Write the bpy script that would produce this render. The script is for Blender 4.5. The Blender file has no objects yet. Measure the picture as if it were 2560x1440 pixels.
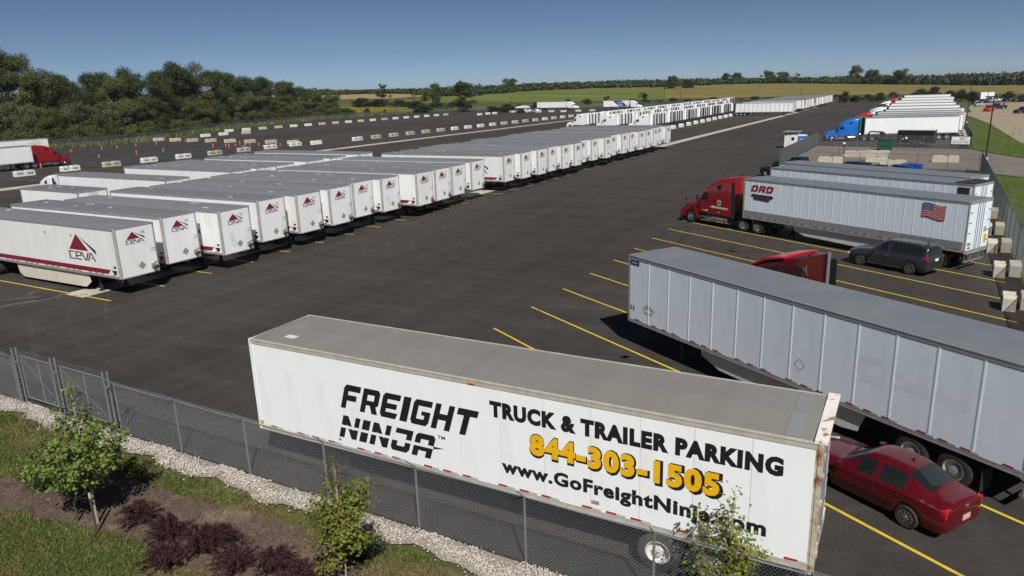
import bpy, math, random
import numpy as np
from mathutils import Vector, Matrix
R = math.radians
scene = bpy.context.scene
col = scene.collection

# ------------------------------------------------------------------ camera
# world: X runs across the yard (right), Y runs down the yard (away), camera above the origin
FPX, PITCH, ROLL, CAMH = 1825.5, R(15.278), R(-1.8756), 11.168
LOT = R(60.105)
_M = np.array([[math.sin(LOT), -math.cos(LOT), 0], [math.cos(LOT), math.sin(LOT), 0], [0, 0, 1]])
_r = np.array([1, 0, 0.]); _u = np.array([0, math.sin(PITCH), math.cos(PITCH)]); _f = np.array([0, math.cos(PITCH), -math.sin(PITCH)])
_c, _s = math.cos(ROLL), math.sin(ROLL)
RIGHT, UPV, FWD = _M @ (_r * _c + _u * _s), _M @ (-_r * _s + _u * _c), _M @ _f
cam_d = bpy.data.cameras.new('camera'); cam = bpy.data.objects.new('camera', cam_d); col.objects.link(cam)
cam_d.sensor_width = 36; cam_d.lens = 36 * FPX / 2560; cam_d.clip_start = .3; cam_d.clip_end = 20000
mw = Matrix.Identity(4)
for i in range(3):
    mw[i][0], mw[i][1], mw[i][2] = RIGHT[i], UPV[i], -FWD[i]
mw[2][3] = CAMH
cam.matrix_world = mw
scene.camera = cam
scene.render.resolution_x, scene.render.resolution_y = 1024, 576

# ------------------------------------------------------------------ sky and sun
SUN_EL, SUN_AZ = R(46.5), R(-48.1)          # azimuth: direction towards the sun, counted from +X
sun_vec = Vector((math.cos(SUN_EL) * math.cos(SUN_AZ), math.cos(SUN_EL) * math.sin(SUN_AZ), math.sin(SUN_EL)))
world = bpy.data.worlds.new('World'); scene.world = world; world.use_nodes = True
nt = world.node_tree; bg = nt.nodes['Background']
sky = nt.nodes.new('ShaderNodeTexSky'); sky.sky_type = 'NISHITA'; sky.sun_disc = False
sky.sun_elevation = SUN_EL; sky.sun_rotation = math.atan2(sun_vec.x, sun_vec.y)
sky.altitude = 12000; sky.air_density = 1.7; sky.dust_density = .5; sky.ozone_density = .8
nt.links.new(sky.outputs[0], bg.inputs[0]); bg.inputs[1].default_value = .05
sd = bpy.data.lights.new('sun', 'SUN'); sun = bpy.data.objects.new('sun', sd); col.objects.link(sun)
sd.energy = 5.0; sd.angle = R(.5); sd.color = (1, .965, .91)
sun.rotation_euler = sun_vec.to_track_quat('Z', 'Y').to_euler(); sun.location = (0, 0, 60)
scene.view_settings.view_transform = 'Standard'; scene.view_settings.look = 'None'
scene.view_settings.exposure = .05; scene.view_settings.gamma = 1

# ------------------------------------------------------------------ pixel -> place
def hill(x, y):
    r = math.hypot(x, y)
    if r < 425: return 0.0
    az = math.degrees(math.atan2(-x, y))     # 0 straight down the yard, positive to the left
    px = 1280 + FPX * math.tan(R(29.9 - az)) if abs(29.9 - az) < 80 else (3000 if az < 0 else -500)
    h = float(np.interp(px, [-500, 500, 820, 1100, 1300, 1500, 1700, 1900, 2150, 2400, 2700, 3400], [10, 11, 10.5, 10.2, 11.4, 11.6, 11.2, 9.2, 5.4, 2.4, .6, 0]))
    t = min(1, (r - 425) / 240.); t = t * t * (3 - 2 * t)
    return h * t
def ray(px, py): return FWD + RIGHT * (px - 1280) / FPX + UPV * (720 - py) / FPX
def UP(px, py, z=0.):
    d = ray(px, py); t = (z - CAMH) / d[2]; return (d[0] * t, d[1] * t)
def GH(px, py, far=900):
    "where the ray meets the terrain"
    d = ray(px, py); prev = 0; t = 20.
    h = math.hypot(d[0], d[1])
    while t * h < far:
        z = CAMH + d[2] * t
        if z <= hill(d[0] * t, d[1] * t): return (d[0] * t, d[1] * t, z)
        t *= 1.01
    return (d[0] * t, d[1] * t, hill(d[0] * t, d[1] * t))
ORD = ['first', 'second', 'third', 'fourth', 'fifth', 'sixth', 'seventh', 'eighth', 'ninth', 'tenth', 'eleventh', 'twelfth',
       'thirteenth', 'fourteenth', 'fifteenth', 'sixteenth', 'seventeenth', 'eighteenth', 'nineteenth']
TENS = {2: 'twent', 3: 'thirt', 4: 'fort', 5: 'fift'}
def o_(i):
    if i < 19: return ORD[i]
    n = i + 1
    return TENS[n // 10] + ('ieth' if n % 10 == 0 else 'y-' + ORD[n % 10 - 1])

# ------------------------------------------------------------------ helpers
def tag(o, label=None, cat=None, group=None, kind=None):
    if label: o['label'] = label
    if cat: o['category'] = cat
    if group: o['group'] = group
    if kind: o['kind'] = kind
    return o
def empty(name, loc=(0, 0, 0), rz=0, label=None, cat=None, group=None):
    o = bpy.data.objects.new(name, None); col.objects.link(o)
    o.location = loc; o.rotation_euler = (0, 0, rz); o.empty_display_size = .2
    return tag(o, label, cat, group)

class MB:
    def __init__(s): s.v = []; s.f = []; s.m = []
    def add(s, vs, fs, m=0):
        b = len(s.v); s.v += [tuple(p) for p in vs]
        for f in fs: s.f.append(tuple(b + i for i in f)); s.m.append(m)
        return s
    def box(s, x0, x1, y0, y1, z0, z1, m=0):
        vs = [(x, y, z) for z in (z0, z1) for x, y in ((x0, y0), (x1, y0), (x1, y1), (x0, y1))]
        return s.add(vs, [(3, 2, 1, 0), (4, 5, 6, 7), (0, 1, 5, 4), (1, 2, 6, 5), (2, 3, 7, 6), (3, 0, 4, 7)], m)
    def quad(s, *p, m=0): return s.add(p, [tuple(range(len(p)))], m)
    def tube(s, a, b, r, n=6, r1=None, m=0, cap=True):
        a, b = Vector(a), Vector(b); d = (b - a)
        if d.length < 1e-6: return s
        d.normalize(); t = Vector((0, 0, 1)) if abs(d.z) < .9 else Vector((1, 0, 0))
        x = d.cross(t).normalized(); y = d.cross(x)
        r1 = r if r1 is None else r1
        vs = []
        for p, q in ((a, r), (b, r1)):
            for i in range(n):
                w = 2 * math.pi * i / n; vs.append(p + x * math.cos(w) * q + y * math.sin(w) * q)
        fs = [((i + 1) % n, i, n + i, n + (i + 1) % n) for i in range(n)]
        if cap: fs += [tuple(range(n)), tuple(range(2 * n - 1, n - 1, -1))]
        return s.add(vs, fs, m)
    def path(s, pts, r, n=6, m=0):
        for a, b in zip(pts, pts[1:]): s.tube(a, b, r, n, m=m)
        return s
    def prism(s, poly, y0, y1, m=0, ax='y'):
        "polygon in xz extruded along y (ax='y') or polygon in yz extruded along x"
        n = len(poly); P = (lambda p, t: (p[0], t, p[1])) if ax == 'y' else ((lambda p, t: (t, p[0], p[1])) if ax == 'x' else (lambda p, t: (p[0], p[1], t)))
        vs = [P(p, y0) for p in poly] + [P(p, y1) for p in poly]
        return s.add(vs, [tuple(range(n)), tuple(range(2 * n - 1, n - 1, -1))] + [((i + 1) % n, i, n + i, n + (i + 1) % n) for i in range(n)], m)
    def lathe(s, prof, c=(0, 0, 0), n=20, m=0):
        "profile (r, t) turned about the local y axis"
        k = len(prof); vs = []
        for i in range(n):
            w = 2 * math.pi * i / n
            for r, t in prof: vs.append((c[0] + r * math.cos(w), c[1] + t, c[2] + r * math.sin(w)))
        fs = []
        for i in range(n):
            j = (i + 1) % n
            for q in range(k - 1): fs.append((i * k + q, i * k + q + 1, j * k + q + 1, j * k + q))
        return s.add(vs, fs, m)
    def loft(s, secs, m=0, arc=4, caps=True):
        "sections (x, halfwidth, zbottom, ztop, corner radius)"
        rings = []
        for x, w, zb, zt, r in secs:
            p = [(x, -w, zb), (x, -w, zb + (zt - r - zb) * .5)]
            for i in range(arc + 1):
                a = math.pi - i * math.pi / 2 / arc; p.append((x, -w + r + r * math.cos(a), zt - r + r * math.sin(a)))
            p.append((x, 0, zt + .02))
            for i in range(arc + 1):
                a = math.pi / 2 - i * math.pi / 2 / arc; p.append((x, w - r + r * math.cos(a), zt - r + r * math.sin(a)))
            p += [(x, w, zb + (zt - r - zb) * .5), (x, w, zb)]
            rings.append(p)
        k = len(rings[0]); vs = [q for p in rings for q in p]; fs = []
        for i in range(len(rings) - 1):
            for j in range(k):
                a, b = j, (j + 1) % k; fs.append((i * k + a, i * k + b, (i + 1) * k + b, (i + 1) * k + a))
        if caps: fs += [tuple(range(k - 1, -1, -1)), tuple(range((len(rings) - 1) * k, len(rings) * k))]
        return s.add(vs, fs, m)
    def mesh(s, name, mats, smooth=None):
        me = bpy.data.meshes.new(name); me.from_pydata(s.v, [], s.f)
        for m in (mats if isinstance(mats, (list, tuple)) else [mats]): me.materials.append(m)
        if any(s.m): me.polygons.foreach_set('material_index', s.m)
        if smooth is not None:
            me.polygons.foreach_set('use_smooth', [True] * len(me.polygons)); me.set_sharp_from_angle(angle=R(smooth))
        me.update(); return me
    def build(s, name, mats, parent=None, smooth=None, loc=None, rz=None):
        return link(name, s.mesh(name, mats, smooth), parent, loc, rz)
def link(name, me, parent=None, loc=None, rz=None):
    o = bpy.data.objects.new(name, me); col.objects.link(o)
    if parent: o.parent = parent
    if loc: o.location = loc
    if rz is not None: o.rotation_euler = (0, 0, rz)
    return o
CACHE = {}
def part(parent, name, key, fn, mats, smooth=None, loc=None, rz=None):
    "a mesh part whose data is shared by every thing that asks for the same key"
    if key not in CACHE:
        b = MB(); fn(b); CACHE[key] = b.mesh(name, mats, smooth)
    return link(name, CACHE[key], parent, loc, rz)
def raw_mesh(name, V, F, mats, mi=None):
    "fast mesh from numpy arrays, F is (n, k)"
    V = np.asarray(V, np.float32); F = np.asarray(F, np.int32); k = F.shape[1]
    me = bpy.data.meshes.new(name); me.vertices.add(len(V)); me.vertices.foreach_set('co', V.ravel())
    me.loops.add(F.size); me.loops.foreach_set('vertex_index', F.ravel())
    me.polygons.add(len(F)); me.polygons.foreach_set('loop_start', np.arange(0, F.size, k, dtype=np.int32))
    for m in (mats if isinstance(mats, (list, tuple)) else [mats]): me.materials.append(m)
    if mi is not None: me.polygons.foreach_set('material_index', np.asarray(mi, np.int32))
    me.update(calc_edges=True); me.validate(); return me

# ------------------------------------------------------------------ materials
def mat(name, c, rough=.5, metal=0., var=.12, scale=3., spec=.5, coat=0., stretch=(1, 1, 1), island=0., obj=0., bump=0., bscale=40., c2=None, thr=None, coords='Object', trans=0.):
    "procedural paint: base colour modulated by noise, optionally by a second noise-masked colour"
    m = bpy.data.materials.new(name); m.use_nodes = True; n = m.node_tree; P = n.nodes['Principled BSDF']
    P.inputs['Roughness'].default_value = rough; P.inputs['Metallic'].default_value = metal
    P.inputs['Specular IOR Level'].default_value = spec; P.inputs['Coat Weight'].default_value = coat
    P.inputs['Coat Roughness'].default_value = .05
    N = lambda t: n.nodes.new(t)
    if coords == 'Object': tc = N('ShaderNodeTexCoord').outputs['Object']
    else: tc = N('ShaderNodeNewGeometry').outputs['Position']
    mp = N('ShaderNodeMapping'); n.links.new(tc, mp.inputs[0]); mp.inputs['Scale'].default_value = stretch
    no = N('ShaderNodeTexNoise'); n.links.new(mp.outputs[0], no.inputs['Vector']); no.inputs['Scale'].default_value = scale
    no.inputs['Detail'].default_value = 6; no.inputs['Roughness'].default_value = .62
    mr = N('ShaderNodeMapRange'); n.links.new(no.outputs[0], mr.inputs[0]); mr.inputs[1].default_value = .25; mr.inputs[2].default_value = .75
    mr.inputs[3].default_value = 1 - var; mr.inputs[4].default_value = 1 + var
    mx = N('ShaderNodeMix'); mx.data_type = 'RGBA'; mx.blend_type = 'MULTIPLY'; mx.inputs[0].default_value = 1
    mx.inputs[6].default_value = (*c, 1); n.links.new(mr.outputs[0], mx.inputs[7])
    out = mx.outputs[2]
    if c2:
        n2 = N('ShaderNodeTexNoise'); n.links.new(mp.outputs[0], n2.inputs['Vector']); n2.inputs['Scale'].default_value = thr[2]; n2.inputs['Detail'].default_value = 5
        r2 = N('ShaderNodeMapRange'); n.links.new(n2.outputs[0], r2.inputs[0]); r2.inputs[1].default_value = thr[0]; r2.inputs[2].default_value = thr[1]
        m2 = N('ShaderNodeMix'); m2.data_type = 'RGBA'; n.links.new(r2.outputs[0], m2.inputs[0]); n.links.new(out, m2.inputs[6]); m2.inputs[7].default_value = (*c2, 1)
        out = m2.outputs[2]
    def randmul(sock, amt, out):
        rr = N('ShaderNodeMapRange'); n.links.new(sock, rr.inputs[0]); rr.inputs[3].default_value = 1 - amt; rr.inputs[4].default_value = 1 + amt
        m3 = N('ShaderNodeMix'); m3.data_type = 'RGBA'; m3.blend_type = 'MULTIPLY'; m3.inputs[0].default_value = 1
        n.links.new(out, m3.inputs[6]); n.links.new(rr.outputs[0], m3.inputs[7]); return m3.outputs[2]
    if island: out = randmul(N('ShaderNodeNewGeometry').outputs['Random Per Island'], island, out)
    if obj: out = randmul(N('ShaderNodeObjectInfo').outputs['Random'], obj, out)
    n.links.new(out, P.inputs['Base Color'])
    if bump:
        nb = N('ShaderNodeTexNoise'); n.links.new(tc, nb.inputs['Vector']); nb.inputs['Scale'].default_value = bscale; nb.inputs['Detail'].default_value = 4
        bn = N('ShaderNodeBump'); bn.inputs['Strength'].default_value = bump; bn.inputs['Distance'].default_value = .02
        n.links.new(nb.outputs[0], bn.inputs['Height']); n.links.new(bn.outputs[0], P.inputs['Normal'])
    if trans:
        tl = N('ShaderNodeBsdfTranslucent'); n.links.new(out, tl.inputs[0]); ms = N('ShaderNodeMixShader'); ms.inputs[0].default_value = trans
        n.links.new(P.outputs[0], ms.inputs[1]); n.links.new(tl.outputs[0], ms.inputs[2]); n.links.new(ms.outputs[0], n.nodes['Material Output'].inputs[0])
    return m
W_ = dict(stretch=(1, 1, .25))
M = {
 'white': mat('white_paint', (.80, .815, .82), .38, var=.06, scale=1.2, obj=.03, c2=(.63, .62, .58), thr=(.56, .80, 1.6), **W_),
 'cream': mat('aged_white_paint', (.77, .775, .76), .42, var=.07, scale=1.5, obj=.05, **W_),
 'print_white': mat('billboard_white', (.84, .86, .87), .35, var=.03, scale=1.2, c2=(.70, .71, .70), thr=(.58, .80, .8), stretch=(1, 1, .3)),
 'silver': mat('painted_aluminium', (.73, .81, .87), .40, metal=.0, var=.08, scale=1.6, obj=.03, **W_),
 'rail': mat('extruded_aluminium', (.34, .34, .34), .45, metal=.35, var=.15, scale=3),
 'railtan': mat('weathered_rail', (.46, .43, .37), .5, metal=.1, var=.2, scale=4),
 'post': mat('galvanised_corner_post', (.42, .39, .34), .45, metal=.3, var=.18, scale=3),
 'roof': mat('grey_trailer_roof', (.165, .172, .186), .55, metal=.0, var=.12, scale=.8, obj=.12, c2=(.205, .207, .21), thr=(.55, .8, 1.4)),
 'roofwarm': mat('weathered_roof', (.215, .205, .185), .5, metal=.0, var=.10, scale=1.1, stretch=(1, .12, 1), c2=(.245, .235, .212), thr=(.5, .8, .35)),
 'roofblue': mat('clean_trailer_roof', (.175, .195, .21), .42, metal=.1, var=.08, scale=.8, c2=(.215, .23, .24), thr=(.5, .8, .5)),
 'rooflight': mat('translucent_roof_sheet', (.62, .62, .60), .5, var=.1),
 'under': mat('dark_chassis', (.025, .025, .026), .7, var=.3, scale=4),
 'rubber': mat('tyre_rubber', (.022, .021, .020), .8, var=.25, scale=8),
 'rubber_old': mat('dusty_tyre_rubber', (.055, .052, .048), .85, var=.3, scale=8),
 'chrome': mat('polished_aluminium', (.72, .72, .72), .22, metal=.95, var=.08),
 'rim': mat('steel_wheel', (.55, .54, .52), .4, metal=.5, var=.2, scale=6),
 'rim_white': mat('painted_wheel', (.68, .66, .60), .5, var=.25, scale=6, c2=(.25, .12, .06), thr=(.62, .75, 7)),
 'rust': mat('rusty_door_frame', (.52, .45, .35), .6, var=.2, scale=4, c2=(.24, .105, .035), thr=(.50, .66, 3.2), bump=.3),
 'rustlite': mat('rust_flecked_header', (.78, .75, .70), .5, var=.12, scale=3, c2=(.36, .19, .08), thr=(.60, .68, 4), bump=.2),
 'red_tape': mat('red_reflector', (.36, .02, .035), .5, var=.25, scale=5),
 'white_tape': mat('white_reflector', (.55, .55, .52), .5, var=.15, scale=5),
 'black_ink': mat('black_lettering', (.012, .012, .013), .4, var=.1),
 'navy_ink': mat('navy_lettering', (.018, .02, .045), .45, var=.12),
 'maroon_ink': mat('maroon_print', (.19, .012, .025), .5, var=.25, scale=2),
 'red_ink': mat('red_lettering', (.33, .018, .02), .45, var=.12),
 'blue_ink': mat('blue_print', (.02, .055, .22), .45, var=.12),
 'yellow_ink': mat('amber_lettering', (.80, .44, .008), .4, var=.05),
 'pink_ink': mat('faded_stripe', (.62, .36, .36), .5, var=.1),
 'faded_ink': mat('ghost_lettering', (.685, .76, .815), .45, var=.08, scale=2),
 'grey_ink': mat('grey_placard', (.28, .27, .26), .5, var=.2, scale=4),
 'orange_ink': mat('faded_orange_print', (.62, .34, .16), .5, var=.25, scale=4),
 'glass': mat('dark_glass', (.012, .014, .016), .06, var=.05, spec=.8),
 'glass_grey': mat('tinted_glass', (.03, .038, .04), .08, var=.1, spec=.8),
 'skirt': mat('side_skirt', (.62, .57, .48), .5, var=.08, scale=1.5),
 'skirt_grey': mat('grey_side_skirt', (.56, .58, .58), .5, var=.08, scale=1.5),
 'red': mat('red_truck_paint', (.24, .007, .009), .25, coat=.6, var=.06),
 'bright_red': mat('bright_red_paint', (.46, .012, .012), .3, coat=.4, var=.08),
 'dark_red': mat('deep_red_truck_paint', (.060, .004, .006), .25, coat=.6, var=.06),
 'blue': mat('blue_truck_paint', (.008, .135, .50), .22, coat=.7, var=.05),
 'teal': mat('teal_truck_paint', (.03, .16, .18), .25, coat=.6, var=.05),
 'truckwhite': mat('white_truck_paint', (.78, .79, .80), .28, coat=.4, var=.04, obj=.03),
 'black': mat('black_paint', (.012, .012, .013), .3, coat=.4, var=.1),
 'plastic': mat('black_plastic', (.018, .018, .018), .6, var=.2),
 'navy': mat('dark_navy_paint', (.012, .016, .035), .25, coat=.6, var=.08),
 'charcoal': mat('dark_grey_car_paint', (.035, .037, .045), .22, metal=.3, coat=.7, var=.05),
 'silvercar': mat('silver_car_paint', (.42, .43, .44), .3, metal=.4, coat=.6, var=.05),
 'carred': mat('wine_red_car_paint', (.105, .004, .008), .2, metal=.2, coat=.8, var=.05),
 'lamp_red': mat('red_lamp_lens', (.45, .015, .015), .15, coat=.5, var=.15),
 'lamp_clear': mat('clear_lamp_lens', (.6, .6, .58), .12, coat=.5, var=.1),
 'lamp_amber': mat('amber_marker', (.55, .2, .03), .3, var=.2),
 'concrete': mat('pale_concrete', (.50, .455, .37), .85, var=.16, scale=2.2, obj=.12, bump=.4, c2=(.36, .32, .25), thr=(.56, .75, 1.7)),
 'whiteblock': mat('whitewashed_concrete', (.70, .69, .65), .8, var=.12, scale=2.2, obj=.06, bump=.3, c2=(.5, .46, .38), thr=(.6, .78, 1.6)),
 'strip': mat('concrete_pad', (.43, .40, .35), .85, var=.16, scale=.5, coords='World', bump=.2),
 'yellow': mat('yellow_road_paint', (.62, .44, .035), .7, var=.16, scale=4, coords='World', c2=(.30, .22, .04), thr=(.58, .72, 3)),
 'yellow_old': mat('worn_yellow_road_paint', (.34, .27, .12), .75, var=.25, scale=3, coords='World', c2=(.10, .085, .06), thr=(.52, .7, 2)),
 'stain': mat('dried_silt', (.088, .078, .064), .9, var=.25, scale=2, coords='World'),
 'tyremark': mat('tyre_scuff', (.028, .026, .025), .7, var=.3, scale=3, coords='World'),
 'darkpave': mat('fresh_asphalt', (.030, .030, .032), .8, var=.2, scale=.6, coords='World', bump=.3, bscale=30),
 'oldpave': mat('worn_tan_asphalt', (.165, .145, .12), .9, var=.16, scale=.25, coords='World', bump=.3, bscale=20, c2=(.13, .12, .105), thr=(.5, .7, .12)),
 'gravel': mat('tan_gravel', (.29, .235, .165), .95, var=.16, scale=.3, coords='World', bump=.4, bscale=12, c2=(.22, .18, .13), thr=(.52, .72, .08)),
 'galv': mat('galvanised_steel', (.20, .215, .23), .5, metal=.3, var=.15, scale=4),
 'wire': mat('galvanised_wire', (.30, .32, .34), .55, metal=.2, var=.1),
 'wire_green': mat('far_chain_link', (.16, .185, .18), .6, metal=.1, var=.1),
 'darkpost': mat('dark_fence_post', (.09, .10, .10), .6, metal=.2, var=.15),
 'bronze': mat('dark_bronze_pole', (.018, .016, .014), .5, var=.15),
 'conered': mat('orange_cone', (.50, .06, .025), .6, var=.12),
 'bark': mat('grey_brown_bark', (.12, .095, .07), .9, var=.3, scale=6, bump=.6, bscale=12),
 'bark_young': mat('young_bark', (.33, .27, .20), .85, var=.25, scale=10),
 'stake': mat('dark_stake', (.05, .05, .035), .8, var=.3),
 'stake_tip': mat('raw_wood', (.48, .37, .22), .8, var=.2),
 'stem': mat('shrub_stem', (.07, .03, .03), .85, var=.3),
 'mulch': mat('shredded_bark_mulch', (.098, .068, .050), .95, var=.3, scale=3, coords='World', bump=.8, bscale=25, c2=(.175, .140, .095), thr=(.54, .68, .9)),
 'chip': mat('mulch_chip', (.108, .070, .052), .95, var=.2, island=.55),
 'stone': mat('white_limestone', (.52, .475, .42), .9, var=.15, scale=9, island=.22, bump=.4, bscale=20),
 'rockbed': mat('limestone_fines', (.25, .22, .185), .95, var=.3, scale=9, coords='World', bump=.9, bscale=18),
 'soil': mat('dark_soil', (.05, .038, .028), .95, var=.3, scale=5, coords='World', bump=.6, bscale=18),
 'dumpgreen': mat('green_dumpster_paint', (.008, .075, .035), .45, var=.15, scale=3),
 'binblue': mat('blue_bin_plastic', (.010, .065, .33), .45, var=.1),
 'toiletblue': mat('blue_toilet_plastic', (.02, .16, .50), .5, var=.08),
 'pinksign': mat('pink_sign', (.55, .30, .55), .5, var=.1),
 'yellow_sign': mat('amber_sign', (.62, .36, .02), .5, var=.1),
 'canopy': mat('pale_canvas', (.55, .62, .62), .8, var=.08),
 'dome': mat('white_dome_membrane', (.78, .77, .74), .6, var=.06),
}
def leafmat(name, c, var=.25, island=.45, obj=.12, trans=.15, c2=None, thr=(.5, .7, .4), scale=.5):
    return mat(name, c, .7, var=var, scale=scale, island=island, obj=obj, trans=trans, spec=.25, c2=c2, thr=thr)
LEAF = {
 'dark': leafmat('dark_foliage', (.052, .070, .019)),
 'mid': leafmat('mid_foliage', (.074, .096, .025)),
 'olive': leafmat('olive_foliage', (.092, .098, .026), c2=(.085, .075, .025)),
 'silver': leafmat('silvery_foliage', (.096, .114, .048)),
 'hedge': leafmat('hedge_foliage', (.030, .046, .016)),
 'far': leafmat('far_foliage', (.048, .068, .028), obj=0),
 'sap': leafmat('sapling_leaves', (.155, .215, .045), trans=.3, island=.4),
 'sapyel': leafmat('turning_sapling_leaves', (.165, .180, .030), trans=.3, island=.4, c2=(.20, .10, .03), thr=(.60, .72, 1.6)),
 'box': leafmat('shrub_leaves', (.038, .062, .020), island=.5),
 'berry': leafmat('purple_barberry_leaves', (.046, .018, .018), island=.75, trans=.1),
 'grass': leafmat('grass_blades', (.100, .138, .030), island=.5, trans=.25, c2=(.17, .135, .06), thr=(.50, .66, .55), scale=.7),
 'weeds': leafmat('weedy_grass', (.105, .125, .040), island=.5, c2=(.20, .17, .08), thr=(.5, .7, .12), scale=.2),
}

def ground_mat(name, a, b, c, s1, s2, stretch=(1, 1, 1), rot=0, bump=.4, bscale=1.5, fine=1.):
    m = bpy.data.materials.new(name); m.use_nodes = True; n = m.node_tree; P = n.nodes['Principled BSDF']; P.inputs['Roughness'].default_value = .95
    P.inputs['Specular IOR Level'].default_value = .15
    g = n.nodes.new('ShaderNodeNewGeometry'); mp = n.nodes.new('ShaderNodeMapping'); n.links.new(g.outputs['Position'], mp.inputs[0])
    mp.inputs['Scale'].default_value = stretch; mp.inputs['Rotation'].default_value = (0, 0, rot)
    n1 = n.nodes.new('ShaderNodeTexNoise'); n1.inputs['Scale'].default_value = s1; n1.inputs['Detail'].default_value = 8; n1.inputs['Roughness'].default_value = .65; n.links.new(mp.outputs[0], n1.inputs['Vector'])
    n2 = n.nodes.new('ShaderNodeTexNoise'); n2.inputs['Scale'].default_value = s2; n2.inputs['Detail'].default_value = 6; n.links.new(mp.outputs[0], n2.inputs['Vector'])
    cr = n.nodes.new('ShaderNodeValToRGB'); n.links.new(n1.outputs[0], cr.inputs[0])
    e = cr.color_ramp.elements; e[0].position = .3; e[0].color = (*a, 1); e[1].position = .72; e[1].color = (*c, 1)
    x = e.new(.5); x.color = (*b, 1)
    mr = n.nodes.new('ShaderNodeMapRange'); n.links.new(n2.outputs[0], mr.inputs[0]); mr.inputs[1].default_value = .25; mr.inputs[2].default_value = .75; mr.inputs[3].default_value = 1 - .35 * fine; mr.inputs[4].default_value = 1 + .35 * fine
    mx = n.nodes.new('ShaderNodeMix'); mx.data_type = 'RGBA'; mx.blend_type = 'MULTIPLY'; mx.inputs[0].default_value = 1
    n.links.new(cr.outputs[0], mx.inputs[6]); n.links.new(mr.outputs[0], mx.inputs[7]); n.links.new(mx.outputs[2], P.inputs['Base Color'])
    bn = n.nodes.new('ShaderNodeBump'); bn.inputs['Strength'].default_value = bump; bn.inputs['Distance'].default_value = .1
    nb = n.nodes.new('ShaderNodeTexNoise'); nb.inputs['Scale'].default_value = bscale; nb.inputs['Detail'].default_value = 5; n.links.new(g.outputs['Position'], nb.inputs['Vector'])
    n.links.new(nb.outputs[0], bn.inputs['Height']); n.links.new(bn.outputs[0], P.inputs['Normal'])
    return m
G_ = {
 'ground': ground_mat('meadow_ground', (.050, .066, .018), (.075, .088, .026), (.125, .115, .045), .05, 1.2),
 'lawn': ground_mat('lawn_ground', (.060, .066, .020), (.095, .085, .032), (.17, .13, .07), .55, 6, bscale=12),
 'verge': ground_mat('mown_verge', (.055, .085, .016), (.070, .100, .020), (.105, .110, .032), .12, 1.5, stretch=(1, .25, 1), rot=R(20)),
 'hay': ground_mat('mown_hay_field', (.070, .122, .020), (.108, .138, .030), (.19, .165, .062), .022, .12, stretch=(.35, 2.2, 1), rot=R(28), bscale=.5, fine=.5),
 'wheat': ground_mat('ripe_wheat_field', (.27, .19, .085), (.31, .215, .10), (.36, .26, .13), .02, .2, bscale=.5, fine=.4),
 'gold': ground_mat('goldenrod_field', (.115, .112, .016), (.165, .140, .015), (.24, .185, .018), .10, .5, bscale=.8),
 'dry': ground_mat('dry_pasture', (.125, .130, .034), (.170, .145, .048), (.215, .165, .068), .03, .25, stretch=(.3, 1.6, 1), rot=R(10), bscale=.5, fine=.5),
}
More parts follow.
